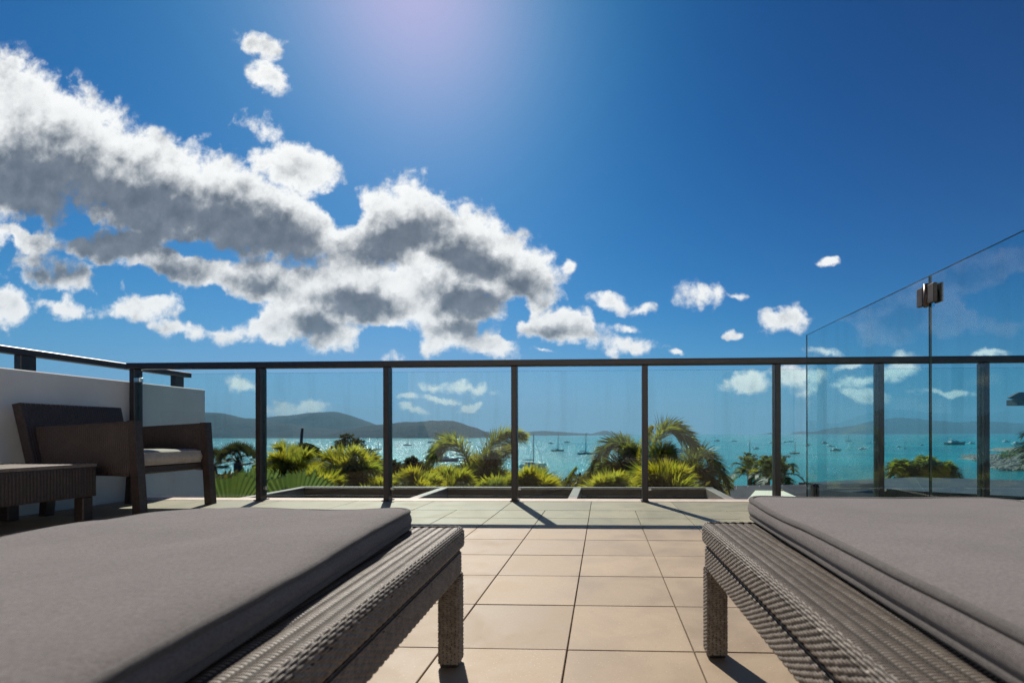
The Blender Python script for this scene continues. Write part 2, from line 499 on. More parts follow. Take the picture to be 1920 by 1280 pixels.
def fabric_mat(name, c1, c2):
    m, t, out = new_mat(name)
    b = t.n('ShaderNodeBsdfPrincipled')
    tcn = t.n('ShaderNodeTexCoord')
    v = tcn.outputs['Object']
    n1 = noise(t, v, 260.0, 5, 0.75)
    n2 = noise(t, v, 6.0, 5, 0.6)
    c = t.mix(t.maprange(n1.outputs[0], 0.3, 0.7, smooth=False), c1, c2)
    h = t.n('ShaderNodeHueSaturation')
    t.l(c, h.inputs['Color'])
    t.l(t.maprange(n2.outputs[0], 0.2, 0.8, 0.86, 1.12), h.inputs['Value'])
    t.l(h.outputs[0], b.inputs['Base Color'])
    b.inputs['Roughness'].default_value = 0.92
    b.inputs['Specular IOR Level'].default_value = 0.2
    b.inputs['Sheen Weight'].default_value = 0.15
    b.inputs['Sheen Roughness'].default_value = 0.5
    w1 = t.n('ShaderNodeTexWave', wave_type='BANDS', bands_direction='X')
    w1.inputs['Scale'].default_value = 260
    w1.inputs['Distortion'].default_value = 1.0
    w2 = t.n('ShaderNodeTexWave', wave_type='BANDS', bands_direction='Y')
    w2.inputs['Scale'].default_value = 260
    w2.inputs['Distortion'].default_value = 1.0
    t.l(v, w1.inputs[0])
    t.l(v, w2.inputs[0])
    bp = t.n('ShaderNodeBump')
    bp.inputs['Strength'].default_value = 0.35
    bp.inputs['Distance'].default_value = 0.0006
    t.l(t.math('ADD', t.math('MULTIPLY', w1.outputs['Fac'], w2.outputs['Fac']), n1.outputs[0]), bp.inputs['Height'])
    bp2 = t.n('ShaderNodeBump')
    bp2.inputs['Strength'].default_value = 0.5
    bp2.inputs['Distance'].default_value = 0.009
    t.l(n2.outputs[0], bp2.inputs['Height'])
    t.l(bp2.outputs[0], bp.inputs['Normal'])
    t.l(bp.outputs[0], b.inputs['Normal'])
    t.l(b.outputs[0], out.inputs[0])
    return m


def wicker_mat(name, c1, c2, c3, rough=0.5):
    m, t, out = new_mat(name)
    b = t.n('ShaderNodeBsdfPrincipled')
    tcn = t.n('ShaderNodeTexCoord')
    v = tcn.outputs['Object']
    n1 = noise(t, v, 90.0, 3, 0.6)
    n2 = noise(t, v, 9.0, 4, 0.6)
    c = t.mix(t.maprange(n1.outputs[0], 0.3, 0.7), c1, c2)
    c = t.mix(t.maprange(n2.outputs[0], 0.5, 0.75, 0, 0.6), c, c3)
    t.l(c, b.inputs['Base Color'])
    b.inputs['Roughness'].default_value = rough
    bp = t.n('ShaderNodeBump')
    bp.inputs['Strength'].default_value = 0.25
    bp.inputs['Distance'].default_value = 0.0008
    n3 = noise(t, v, 500.0, 2, 0.5)
    t.l(n3.outputs[0], bp.inputs['Height'])
    t.l(bp.outputs[0], b.inputs['Normal'])
    t.l(b.outputs[0], out.inputs[0])
    return m


M['tile'] = tile_mat()
M['fabric'] = fabric_mat('charcoal_fabric', (0.096, 0.083, 0.080), (0.190, 0.168, 0.162))
M['piping'] = fabric_mat('piping_fabric', (0.07, 0.062, 0.06), (0.12, 0.108, 0.104))
M['wicker'] = wicker_mat('grey_wicker', (0.112, 0.090, 0.072), (0.21, 0.176, 0.145), (0.27, 0.235, 0.20), 0.55)
M['wicker_in_and_shade'] = pbr('wicker_core_and_shade', (0.022, 0.016, 0.012), (0.035, 0.026, 0.02), 0.8, 30)  # inner frame colour, also painted as shade into the hollows of the weave
M['wicker_d'] = wicker_mat('brown_wicker', (0.030, 0.018, 0.0155), (0.062, 0.040, 0.034), (0.075, 0.052, 0.046), 0.5)


def sea_mat():
    m, t, out = new_mat('sea_water')
    b = t.n('ShaderNodeBsdfPrincipled')
    geo = t.n('ShaderNodeNewGeometry')
    v = geo.outputs['Position']
    big = noise(t, v, 0.006, 4, 0.55)
    mp = t.n('ShaderNodeMapping')
    mp.inputs['Scale'].default_value = (0.35, 1.0, 1.0)
    t.l(v, mp.inputs[0])
    streak = noise(t, mp.outputs[0], 0.012, 4, 0.6)
    c = t.mix(t.maprange(big.outputs[0], 0.35, 0.65), (0.0, 0.215, 0.235), (0.004, 0.32, 0.325))
    c = t.mix(t.maprange(streak.outputs[0], 0.5, 0.75, 0, 0.6), c, (0.0, 0.15, 0.18))
    t.l(c, b.inputs['Base Color'])
    b.inputs['IOR'].default_value = 1.33
    b.inputs['Roughness'].default_value = 0.16
    b.inputs['Specular IOR Level'].default_value = 0.38
    wv = noise(t, v, 0.35, 5, 0.6)
    wv2 = noise(t, mp.outputs[0], 1.3, 4, 0.6)
    bp = t.n('ShaderNodeBump')
    bp.inputs['Strength'].default_value = 1.0
    bp.inputs['Distance'].default_value = 1.0
    t.l(t.math('ADD', t.math('MULTIPLY', wv.outputs[0], 1.1), t.math('MULTIPLY', wv2.outputs[0], 0.5)), bp.inputs['Height'])
    t.l(bp.outputs[0], b.inputs['Normal'])
    t.l(b.outputs[0], out.inputs[0])
    return m


M['sea'] = sea_mat()


# ------------------------------------------------------------------ mesh helpers
class MB:
    def __init__(self):
        self.v = []
        self.f = []
        self.m = []
        self.sm = []
        self.base = 0

    def add(self, vs, fs, mi=0, smooth=False):
        b = len(self.v)
        self.v.extend([tuple(p) for p in vs])
        for q in fs:
            self.f.append([i + b for i in q])
            self.m.append(mi)
            self.sm.append(smooth)
        return self

    def box(self, x0, x1, y0, y1, z0, z1, bev=0.0, mi=0):
        if bev <= 0:
            vs = [(x, y, z) for z in (z0, z1) for y in (y0, y1) for x in (x0, x1)]
            fs = [(0, 2, 3, 1), (4, 5, 7, 6), (0, 1, 5, 4), (2, 6, 7, 3), (0, 4, 6, 2), (1, 3, 7, 5)]
            return self.add(vs, fs, mi)
        b = min(bev, (x1 - x0) * .49, (y1 - y0) * .49, (z1 - z0) * .49)
        vs = []
        idx = {}
        for sx in (0, 1):
            for sy in (0, 1):
                for sz in (0, 1):
                    X = (x0, x1)[sx]; Y = (y0, y1)[sy]; Z = (z0, z1)[sz]
                    xi = X + (b if sx == 0 else -b); yi = Y + (b if sy == 0 else -b); zi = Z + (b if sz == 0 else -b)
                    idx[sx, sy, sz, 'x'] = len(vs); vs.append((X, yi, zi))
                    idx[sx, sy, sz, 'y'] = len(vs); vs.append((xi, Y, zi))
                    idx[sx, sy, sz, 'z'] = len(vs); vs.append((xi, yi, Z))
        fs = []
        for s in (0, 1):
            q = [idx[s, 0, 0, 'x'], idx[s, 1, 0, 'x'], idx[s, 1, 1, 'x'], idx[s, 0, 1, 'x']]
            fs.append(q if s else q[::-1])
            q = [idx[0, s, 0, 'y'], idx[0, s, 1, 'y'], idx[1, s, 1, 'y'], idx[1, s, 0, 'y']]
            fs.append(q if s else q[::-1])
            q = [idx[0, 0, s, 'z'], idx[1, 0, s, 'z'], idx[1, 1, s, 'z'], idx[0, 1, s, 'z']]
            fs.append(q if s else q[::-1])
        for a in (0, 1):
            for c in (0, 1):
                q = [idx[0, a, c, 'y'], idx[1, a, c, 'y'], idx[1, a, c, 'z'], idx[0, a, c, 'z']]
                fs.append(q if a != c else q[::-1])
                q = [idx[a, 0, c, 'x'], idx[a, 0, c, 'z'], idx[a, 1, c, 'z'], idx[a, 1, c, 'x']]
                fs.append(q[::-1] if a != c else q)
                q = [idx[a, c, 0, 'x'], idx[a, c, 1, 'x'], idx[a, c, 1, 'y'], idx[a, c, 0, 'y']]
                fs.append(q if a == c else q[::-1])
                for e in (0, 1):
                    q = [idx[a, c, e, 'x'], idx[a, c, e, 'y'], idx[a, c, e, 'z']]
                    fs.append(q if (a + c + e) % 2 == 1 else q[::-1])
        return self.add(vs, fs, mi)

    def prism(self, bottom, top, mi=0):
        n = len(bottom)
        vs = list(bottom) + list(top)
        fs = [tuple(range(n))[::-1], tuple(range(n, 2 * n))]
        fs += [(i, (i + 1) % n, n + (i + 1) % n, n + i) for i in range(n)]
        return self.add(vs, fs, mi)

    def tube(self, pts, rad, seg=8, mi=0, closed=False, caps=True):
        pts = [Vector(p) for p in pts]
        n = len(pts)
        rads = rad if isinstance(rad, (list, tuple)) else [rad] * n
        vs = []
        prev = None
        for i, p in enumerate(pts):
            if closed:
                d = pts[(i + 1) % n] - pts[i - 1]
            else:
                d = pts[min(i + 1, n - 1)] - pts[max(i - 1, 0)]
            if d.length < 1e-9:
                d = Vector((0, 0, 1))
            d.normalize()
            if prev is None:
                a = Vector((0, 0, 1)) if abs(d.z) < .9 else Vector((1, 0, 0))
                prev = (a - d * a.dot(d)).normalized()
            else:
                prev = (prev - d * prev.dot(d))
                prev = prev.normalized() if prev.length > 1e-6 else Vector((1, 0, 0))
            q = d.cross(prev)
            for k in range(seg):
                an = 2 * math.pi * k / seg
                vs.append(p + (prev * math.cos(an) + q * math.sin(an)) * rads[i])
        fs = []
        for i in range(n if closed else n - 1):
            j = (i + 1) % n
            for k in range(seg):
                fs.append((i * seg + k, i * seg + (k + 1) % seg, j * seg + (k + 1) % seg, j * seg + k))
        if caps and not closed:
            fs.append(tuple(range(seg))[::-1])
            fs.append(tuple(range((n - 1) * seg, n * seg)))
        return self.add(vs, fs, mi, True)

    def grid(self, P, mi=0, smooth=True, wrap_u=False, mask=None):
        """P: numpy array (nu, nv, 3)"""
        nu, nv = P.shape[:2]
        b = len(self.v)
        self.v.extend(map(tuple, P.reshape(-1, 3).tolist()))
        iu = np.arange(nu if wrap_u else nu - 1)
        jv = np.arange(nv - 1)
        I, J = np.meshgrid(iu, jv, indexing='ij')
        I2 = (I + 1) % nu
        q = np.stack([I * nv + J, I2 * nv + J, I2 * nv + J + 1, I * nv + J + 1], -1).reshape(-1, 4) + b
        self.f.extend(q.tolist())
        if mask is not None:
            mk = mask[I, J].astype(int) + mask[I2, J].astype(int) + mask[I2, J + 1].astype(int) + mask[I, J + 1].astype(int)
            self.m.extend((mk.reshape(-1) >= 2).astype(int).tolist())
        else:
            self.m.extend([mi] * len(q))
        self.sm.extend([smooth] * len(q))
        return self

    def mesh(self, name, mats, off=(0, 0, 0)):
        me = bpy.data.meshes.new(name)
        ox, oy, oz = off
        vs = [(x - ox, y - oy, z - oz) for x, y, z in self.v] if any(off) else self.v
        me.from_pydata(vs, [], self.f)
        for mt in (mats if isinstance(mats, (list, tuple)) else [mats]):
            me.materials.append(mt)
        me.polygons.foreach_set('material_index', self.m)
        me.polygons.foreach_set('use_smooth', self.sm)
        me.update()
        return me


def wloc(o):
    p = Vector((0, 0, 0))
    while o is not None:
        p = p + o.location
        o = o.parent
    return p


def tag(o, label=None, cat=None, group=None, kind=None):
    if label: o['label'] = label
    if cat: o['category'] = cat
    if group: o['group'] = group
    if kind: o['kind'] = kind
    return o


def thing(name, label, cat, loc=(0, 0, 0), group=None):
    o = bpy.data.objects.new(name, None)
    o.empty_display_size = 0.1
    col.objects.link(o)
    o.location = loc
    return tag(o, label, cat, group)


def part(name, mb, mats, parent=None, kind=None, local=False):
    """link mb as ONE mesh object; its coordinates are the place's own (or the parent's, when local)"""
    off = (0, 0, 0) if (parent is None or local) else tuple(wloc(parent))
    me = mb if isinstance(mb, bpy.types.Mesh) else mb.mesh(name, mats, off)
    o = bpy.data.objects.new(name, me)
    col.objects.link(o)
    if parent is not None:
        o.parent = parent
    if kind:
        o['kind'] = kind
    return o


def copy_tree(o, parent=None):
    c = o.copy()
    col.objects.link(c)
    c.parent = parent
    for ch in list(o.children):
        copy_tree(ch, c)
    return c


# ------------------------------------------------------------------ sea, hills, ground, haze
SEA = EYE - 20.0
mb = MB()
mb.add([(-14000, 30, SEA), (14000, 30, SEA), (14000, 9200, SEA), (-14000, 9200, SEA)], [(0, 1, 2, 3)])
part('sea', mb, M['sea'], kind='structure')


def vnoise(x, y, seed=0):
    xi = np.floor(x).astype(int); yi = np.floor(y).astype(int)
    xf = x - xi; yf = y - yi
    def h(a, b):
        n = (a * 374761393 + b * 668265263 + seed * 69069) & 0x7fffffff
        n = ((n ^ (n >> 13)) * 1274126177) & 0x7fffffff
        return ((n ^ (n >> 16)) & 0xffff) / 65535.0
    u = xf * xf * (3 - 2 * xf); v = yf * yf * (3 - 2 * yf)
    return (h(xi, yi) * (1 - u) + h(xi + 1, yi) * u) * (1 - v) + (h(xi, yi + 1) * (1 - u) + h(xi + 1, yi + 1) * u) * v


def fbm(x, y, seed=0, o=4):
    s = 0; a = .5
    for k in range(o):
        s = s + a * vnoise(x * 2 ** k, y * 2 ** k, seed + k)
        a *= .5
    return s


def hill(name, prof, Y, depth, seed, label=None):
    xs = np.array([p[0] for p in prof], float); ys = np.array([p[1] for p in prof], float)
    X0 = at(xs[0], HYP, Y).x; X1 = at(xs[-1], HYP, Y).x
    nx = 220
    X = np.linspace(X0, X1, nx)
    kx = np.array([at(a, b, Y).x for a, b in prof]); kz = np.array([at(a, b, Y).z for a, b in prof])
    top = np.maximum(np.interp(X, kx, kz) - SEA, 0.0)
    px = depth * 0.12
    top = top * (1 + 0.10 * (fbm(X / px + 31, X * 0 + seed, seed, 5) - .5))
    rows = np.linspace(-1, 1, 41)
    G = np.zeros((nx, 41, 3))
    for j, r in enumerate(rows):
        y = Y + r * depth * (0.5 + 0.12 * (fbm(X / (px * 2.2), X * 0 + seed * 1.7, seed + 9) - .5))
        prof_z = math.cos(r * math.pi / 2) ** 0.85
        spur = 1 + 0.55 * (fbm(X / px, np.full_like(X, r * 3.1 + seed), seed + 3, 5) - .5) * (1 - prof_z) * 2 * (prof_z ** .3)
        G[:, j, 0] = X
        G[:, j, 1] = y
        G[:, j, 2] = SEA - 2 + (top + 2) * prof_z * spur
    m = MB().grid(G)
    return part(name, m, M['forest'], kind='structure')


hill('island', [(180, 818), (240, 790), (300, 776), (350, 771), (385, 772), (420, 774), (440, 779), (456, 783), (480, 783),
                (505, 787), (540, 793), (580, 799), (620, 803), (660, 808), (700, 812), (740, 818)], 2700, 700, 3)
hill('island', [(440, 818), (470, 790), (505, 781), (545, 777), (590, 772.5), (612, 771), (628, 771), (642, 774), (655, 778),
                (672, 785), (690, 792), (705, 796), (740, 805), (780, 818)], 3700, 800, 5)
hill('island', [(610, 819), (650, 808), (680, 800), (702, 795.5), (735, 793), (765, 790), (800, 788.5), (835, 787.5), (848, 788),
                (862, 791.5), (875, 797), (890, 801), (903, 808), (914, 817), (918, 819)], 2450, 600, 8)
hill('island', [(880, 816), (912, 808), (930, 810), (950, 811.5), (975, 812), (1000, 808), (1020, 807), (1045, 808.5), (1075, 811),
                (1105, 812.5), (1118, 816)], 5200, 700, 12)
hill('island', [(1100, 815.5), (1115, 811.5), (1130, 807.5), (1138, 807.5), (1150, 811), (1166, 815.5)], 6000, 500, 14)
hill('island', [(1428, 815), (1444, 811.5), (1456, 814.5)], 7600, 400, 15)
hill('island', [(1482, 815), (1494, 810.5), (1506, 808.5), (1520, 811), (1534, 809.5), (1546, 815)], 7600, 500, 17)
hill('island', [(1500, 815), (1560, 803), (1600, 799), (1640, 789), (1680, 784), (1720, 786), (1790, 793), (1850, 791), (1910, 795),
                (1990, 802), (2080, 815)], 8600, 700, 19)


def ground_z(X, Y):
    base = np.interp(Y, [3, 9, 24, 60, 100, 125], [-3.1, -3.5, -6.2, -12.0, SEA - 0.4, SEA - 1.5])
    return base + 0.5 * (fbm(X / 4 + 50, Y / 4 + 50, 2, 3) - .45)


gx = np.linspace(-170, 170, 90); gy = np.concatenate([np.linspace(-12, 3, 6), np.linspace(4, 125, 50)])
GX, GY = np.meshgrid(gx, gy, indexing='ij')
part('ground', MB().grid(np.stack([GX, GY, ground_z(GX, GY)], -1)), M['earth'], kind='structure')


def gz(x, y):
    return float(ground_z(np.array([float(x)]), np.array([float(y)]))[0])


hz = MB().box(-14500, 14500, -60, 9800, SEA - 4, 420)
hm, ht, hout = new_mat('haze_air')
pv = ht.n('ShaderNodeVolumePrincipled')
pv.inputs['Color'].default_value = (0.38, 0.72, 1.0, 1)
pv.inputs['Density'].default_value = 0.00012
pv.inputs['Anisotropy'].default_value = 0.0
ht.l(pv.outputs[0], hout.inputs['Volume'])
part('haze', hz, hm, kind='stuff')

# ------------------------------------------------------------------ terrace
TP = 0.3
XC = -0.0855
terr = MB()
terr.box(-3.73, 5.2, -2.4, 3.835, -0.33, -0.004)
terrace = part('terrace_floor', terr, M['grout'], kind='structure')
tl = MB().box(0.0016, TP - 0.0016, 0.0016, TP - 0.0016, -0.0035, 0.0045, 0.0014)
tl_me = tl.mesh('floor_tile', M['tile'])
far_y = 3.262
nstuff = MB()
for j in range(-2, 18):
    y0 = far_y - TP * (j + 1)
    for i in range(-13, 18):
        x0 = XC + TP * i
        if x0 < -3.73 or x0 > 4.9:
            if x0 < -3.73:
                continue
        if j < 0:
            continue
        if y0 > 0.80 and x0 < 3.4:
            o = part('floor_tile', tl_me, None, terrace)
            o.location = (x0, y0, rnd.uniform(-0.0004, 0.0004))
            o.rotation_euler = (rnd.uniform(-.0012, .0012), rnd.uniform(-.0012, .0012), 0)
        else:
            nstuff.box(x0 + .0016, x0 + TP - .0016, y0 + .0016, y0 + TP - .0016, -0.0035, 0.0042)
part('floor_tile', nstuff, M['tile'], terrace, kind='stuff')
BT = 0.6
for i in range(-7, 9):
    x0 = XC + BT * i
    xa, xb = max(x0, -3.728), x0 + BT
    if xb - xa < .05:
        continue
    o = part('border_tile', MB().box(xa + .0016, xb - .0016, far_y + .0016, 3.70 - .0016, -0.0035, 0.0048, .0014), M['tile'], terrace)
part('edge_kerb', MB().box(-3.728, 5.2, 3.70, 3.845, -0.34, 0.0055, 0.004), M['stonecap'], terrace)

# ------------------------------------------------------------------ parapet wall and its handrail
wall = MB().box(-3.98, -3.73, -2.4, 4.45, -3.6, 0.936, 0.006)
tag(part('parapet_wall', wall, M['render']), 'white rendered parapet wall beside the brown wicker armchair', 'wall')
hr = thing('wall_handrail', 'dark handrail on short posts along the top of the white wall', 'handrail', (-3.86, 1.0, 0.937))
part('top_rail', MB().box(-3.895, -3.825, -2.4, 4.41, 1.045, 1.09, 0.005), M['metal'], hr)
for y in (3.12, 4.29, 1.95, 0.78):
    part('post', MB().box(-3.885, -3.835, y - .045, y + .045, 0.9365, 1.0445, 0.003), M['metal'], hr)

part('house_and_added_wall', MB().box(-3.98, 5.2, -2.75, -2.45, -3.6, 3.1, 0.01), M['render'], kind='structure')  # unseen wall added behind the camera to bounce daylight onto the terrace

# ------------------------------------------------------------------ glass balustrade
RY = 3.71
rail = thing('glass_balustrade', 'dark metal balustrade with tinted glass panels facing the bay', 'railing', (0, RY, 0))
PX = [-3.676, -2.662, -1.657, -0.671, 0.318, 1.298, 2.046, 2.796, 3.60, 4.50]
part('top_rail', MB().box(-3.727, 5.1, RY - .036, RY + .036, 1.030, 1.077, 0.006), M['metal'], rail)
post_mb = MB().box(-.021, .021, -.035, .038, 0.006, 1.0295, 0.003)
post_mb.box(-.0095, .0095, -.0365, -.033, 0.02, 1.02)
post_me = post_mb.mesh('post', M['metal'])
foot_me = MB().box(-.03, .03, -.05, .055, 0.0056, 0.0125, 0.002).mesh('base_plate', M['metal'])
clamp_me = MB().box(0, .026, -.012, .012, -.012, .012, .004).mesh('glass_clamp', M['steel'])
for x in PX:
    p = part('post', post_me, None, rail)
    p.location = (x, 0, 0)
    b = part('base_plate', foot_me, None, p)


def pane(parent, x0, x1, y0, y1, z0, z1, mat):
    m = MB()
    vs = [(x, y, z) for z in (z0, z1) for y in (y0, y1) for x in (x0, x1)]
    m.add(vs, [(0, 2, 3, 1), (4, 5, 7, 6)], 1)
    alongx = (x1 - x0) > (y1 - y0)
    m.add(vs, [(0, 1, 5, 4), (2, 6, 7, 3)], 0 if alongx else 1)
    m.add(vs, [(0, 4, 6, 2), (1, 3, 7, 5)], 1 if alongx else 0)
    return part('glass_panel', m, [mat, M['edge']], parent)


for a, b in zip(PX[:-1], PX[1:]):
    pane(rail, a + .024, b - .024, RY - .005, RY + .005, 0.042, 0.993, M['glass'])
    c = part('glass_clamp', clamp_me, None, rail)
    c.location = (a + .022, -.001, 0.098)
c = part('bracket', MB().box(-3.652, -3.60, RY - .045, RY - .012, 0.925, 0.962, .004), M['steel'], rail)

# ------------------------------------------------------------------ frameless glass screen at the right
SX = 1.47
scr = thing('glass_screen', 'tall frameless clear glass screen with steel hinge beside the lounger', 'screen', (SX, 2.6, 0))
pane(scr, SX - .005, SX + .005, 2.2585, 3.585, 0.05, 1.222, M['glass2'])
pane(scr, SX - .005, SX + .005, 0.9, 2.2535, 0.02, 1.222, M['glass2'])
for y in (3.455, 2.52):
    s = MB()
    hh = .165 if y > 3 else .10
    prof = [(-.024, 0.0062), (.024, 0.0062), (.024, hh - .02), (.010, hh), (-.010, hh), (-.024, hh - .02)]
    s.prism([(SX - .020, y + a, b) for a, b in prof], [(SX - .0055, y + a, b) for a, b in prof])
    s.prism([(SX + .0055, y + a, b) for a, b in prof], [(SX + .020, y + a, b) for a, b in prof])
    s.box(SX - .03, SX + .03, y - .04, y + .04, 0.0055, 0.014, .003)
    part('spigot', s, M['black'], scr)
h = MB()
h.box(SX - .024, SX - .0055, 2.273, 2.315, 1.092, 1.176, .003)
h.box(SX + .0055, SX + .02, 2.273, 2.315, 1.092, 1.176, .003)
h.box(SX - .024, SX - .0055, 2.197, 2.239, 1.092, 1.176, .003)
h.box(SX + .0055, SX + .02, 2.197, 2.239, 1.092, 1.176, .003)
h.tube([(SX - .018, 2.256, 1.083), (SX - .018, 2.256, 1.185)], .011, 12)
for z in (1.10, 1.166):
    h.box(SX - .022, SX - .008, 2.236, 2.277, z, z + .012)
part('hinge', h, M['bronze'], scr)


# ------------------------------------------------------------------ woven loungers
def loop_rr(x0, x1, y0, y1, r, step):
    """rounded rectangle: points, outward normals, arclength"""
    pts = []
    segs = [((x1 - r, y0 + r), -90), ((x1 - r, y1 - r), 0), ((x0 + r, y1 - r), 90), ((x0 + r, y0 + r), 180)]
    dense = []
    for k, ((cx, cy), a0) in enumerate(segs):
        n = max(5, int(r * 1.57 / step) + 2)
        for i in range(n + 1):
            a = math.radians(a0 + 90 * i / n)
            dense.append((cx + r * math.cos(a), cy + r * math.sin(a), math.cos(a), math.sin(a)))
        nx = segs[(k + 1) % 4]
        a = math.radians(a0 + 90)
        pA = np.array(dense[-1][:2]); pB = np.array([nx[0][0] + r * math.cos(a), nx[0][1] + r * math.sin(a)])
        L = np.linalg.norm(pB - pA)
        m = max(2, int(L / step))
        for i in range(1, m):
            q = pA + (pB - pA) * i / m
            dense.append((q[0], q[1], math.cos(a), math.sin(a)))
    D = np.array(dense)
    d = np.linalg.norm(np.diff(np.vstack([D[:, :2], D[:1, :2]]), axis=0), axis=1)
    s = np.concatenate([[0], np.cumsum(d)[:-1]])
    return D, s, d.sum()


def weave(S, V, warp, weft, amp):
    r = np.floor(V / weft)
    fr = V / weft - r
    rnd_prof = np.sqrt(np.maximum(0.0, 1 - (2 * fr - 1) ** 2 * 0.98))
    jit = np.sin(r * 12.9898) * 43758.5453
    jit = jit - np.floor(jit)
    over = np.cos(np.pi * S / warp + np.pi * r + (jit - .5) * 1.1 + 1.6 * (fbm(S * 9 + r * 3.7, r * 1.3 + 5, 12, 2) - .47))
    over = np.tanh(3.2 * (over + 0.45))
    return amp * (0.62 * over * rnd_prof + 0.95 * rnd_prof - 0.75)


def woven_band(mb, x0, x1, y0, y1, r, prof, step=0.0022, warp=0.0092, weft=0.0042, amp=0.0021):
    """prof: list of (outset, z) from top to bottom, swept round a rounded rectangle"""
    D, s, L = loop_rr(x0, x1, y0, y1, r, step)
    nw = 2 * round(L / warp / 2)
    warp = L / nw
    pr = np.array(prof, float)
    dl = np.linalg.norm(np.diff(pr, axis=0), axis=1)
    arc = np.concatenate([[0], np.cumsum(dl)])
    nv = int(arc[-1] / (weft / 4)) + 1
    v = np.linspace(0, arc[-1], nv)
    o = np.interp(v, arc, pr[:, 0]); z = np.interp(v, arc, pr[:, 1])
    do = np.gradient(o, v); dz = np.gradient(z, v)
    no, nz = -dz, do
    S, V = np.meshgrid(s, v, indexing='ij')
    hgt = weave(S, V, warp, weft, amp)
    hgt *= 1 + 0.25 * (fbm(S * 60, V * 300, 4, 2) - .5)
    OO = o[None, :] + no[None, :] * hgt
    ZZ = z[None, :] + nz[None, :] * hgt
    G = np.zeros(S.shape + (3,))
    G[..., 0] = D[:, 0, None] + D[:, 2, None] * OO
    G[..., 1] = D[:, 1, None] + D[:, 3, None] * OO
    G[..., 2] = ZZ
    mb.grid(G[:, ::-1], wrap_u=True, mask=(hgt < -0.42 * amp)[:, ::-1])  # low faces get the dark colour: crevice shade painted between strands


BW, BL = 0.72, 2.0          # lounger local frame: x 0..BW, y -BL..0 (far end at 0)
ZT = 0.309


def build_lounger():
    root = thing('sun_lounger', 'x', 'sun lounger', (0, 0, 0), 'woven sun loungers on the tiles')
    slab = MB()
    arc = [(-0.012 + 0.012 * math.sin(a), ZT - 0.012 + 0.012 * math.cos(a)) for a in np.linspace(0.05, math.pi / 2, 7)]
    arc += [(0.0, ZT - 0.03)] + [(-0.010 + 0.010 * math.cos(a), ZT - 0.036 - 0.010 * math.sin(a)) for a in np.linspace(0.1, math.pi / 2, 5)]
    woven_band(slab, 0, BW, -BL, 0, 0.022, arc)
    part('deck_edge', slab, [M['wicker'], M['wicker_in_and_shade']], root, kind='stuff', local=True)
    # woven top: raised ribs along the length, wrapped across with fine strands
    top = MB()
    rib = 0.0172
    for (xa, xb) in ((0.010, 0.010 + rib * 10), (BW - 0.010 - rib * 10, BW - 0.010)):
        x = np.linspace(xa, xb, 10 * 7 + 1)
        y = np.arange(-BL + 0.012, -0.0115, 0.0014)
        Xg, Yg = np.meshgrid(x, y, indexing='ij')
        rr = np.floor((Xg - xa) / rib + 1e-6)
        ph = (Xg - xa) / rib - rr
        h = 0.0019 * np.sin(np.pi * np.clip(ph, 0, 1)) ** 0.6
        st = (Yg / 0.0056 + 0.25 * np.sin(rr * 2.1))
        h = h + 0.0013 * np.abs(np.sin(np.pi * st)) - .0006 - 0.0008 * (fbm(Xg * 90, Yg * 40, 6, 2) - .4) + 0.0014 * (fbm(Xg * 12 + 4, Yg * 5 + 9, 8, 2) - .5)
        G = np.stack([Xg, Yg, ZT - 0.0042 + h], -1)
        gap = (ph < .10) | (ph > .93) | (np.abs(np.sin(np.pi * st)) < 0.26)  # grooves between ribs and strands, coloured dark as painted shade
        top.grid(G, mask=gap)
    part('woven_rib', top, [M['wicker'], M['wicker_in_and_shade']], root, kind='stuff', local=True)
    mid = MB()
    xa, xb = 0.010 + rib * 10, BW - 0.010 - rib * 10
    x = np.linspace(xa, xb, 120)
    Xg, Yg = np.meshgrid(x, np.array([-BL + .012, -0.0115]), indexing='ij')
    part('deck_weave', MB().grid(np.stack([Xg, Yg, ZT - 0.004 + 0.0026 * np.abs(np.sin(np.pi * (Xg - xa) / rib)) ** .6], -1)), M['wicker'], root, local=True)
    mid.box(0.006, BW - .006, -BL + .006, -.006, ZT - .043, ZT - .006)
    part('deck', mid, [M['wicker']], root, local=True)
    ap = MB()
    woven_band(ap, 0.006, BW - .006, -BL + .006, -.006, 0.018, [(-.005, ZT - .053), (0, ZT - .056), (0, ZT - .101), (-.004, ZT - .104)])
    part('apron', ap, [M['wicker'], M['wicker_in_and_shade']], root, kind='stuff', local=True)
    core = MB().box(0.012, BW - .012, -BL + .012, -.012, ZT - .0995, ZT - .0435)
    part('inner_frame', core, M['wicker_in_and_shade'], root, local=True)
    leg = MB()
    woven_band(leg, 0, .047, -.047, 0, 0.009, [(0, ZT - .1045), (0, 0.015)], step=0.0016, warp=.0085, weft=.0042, amp=.0017)
    leg.box(.004, .043, -.043, -.004, 0.0115, ZT - .1045)
    leg_me = leg.mesh('leg', [M['wicker'], M['wicker_in_and_shade']])
    fo = MB().box(.003, .044, -.044, -.003, 0.0052, 0.016, .004).mesh('foot', M['black'])
    for (x, y) in ((0.004, -.004), (BW - .051, -.004), (0.004, -BL + .051), (BW - .051, -BL + .051)):
        l = part('leg', leg_me, None, root)
        l.location = (x, y, 0)
        part('foot', fo, None, l)
    return root


lg = build_lounger()
lg['label'] = 'woven lounger at the left, nearer the wicker armchair'
lg.rotation_euler = (0, 0, math.radians(2.6))
c0 = Vector((-0.313, 1.107, 0))
R = Matrix.Rotation(math.radians(2.6), 3, 'Z')
lg.location = c0 - R @ Vector((BW, 0, 0))
lg2 = copy_tree(lg)
lg2['label'] = 'woven lounger at the right, beside the glass screen'
lg2.rotation_euler = (0, 0, math.radians(0.6))
lg2.location = (0.232, 1.172, 0)


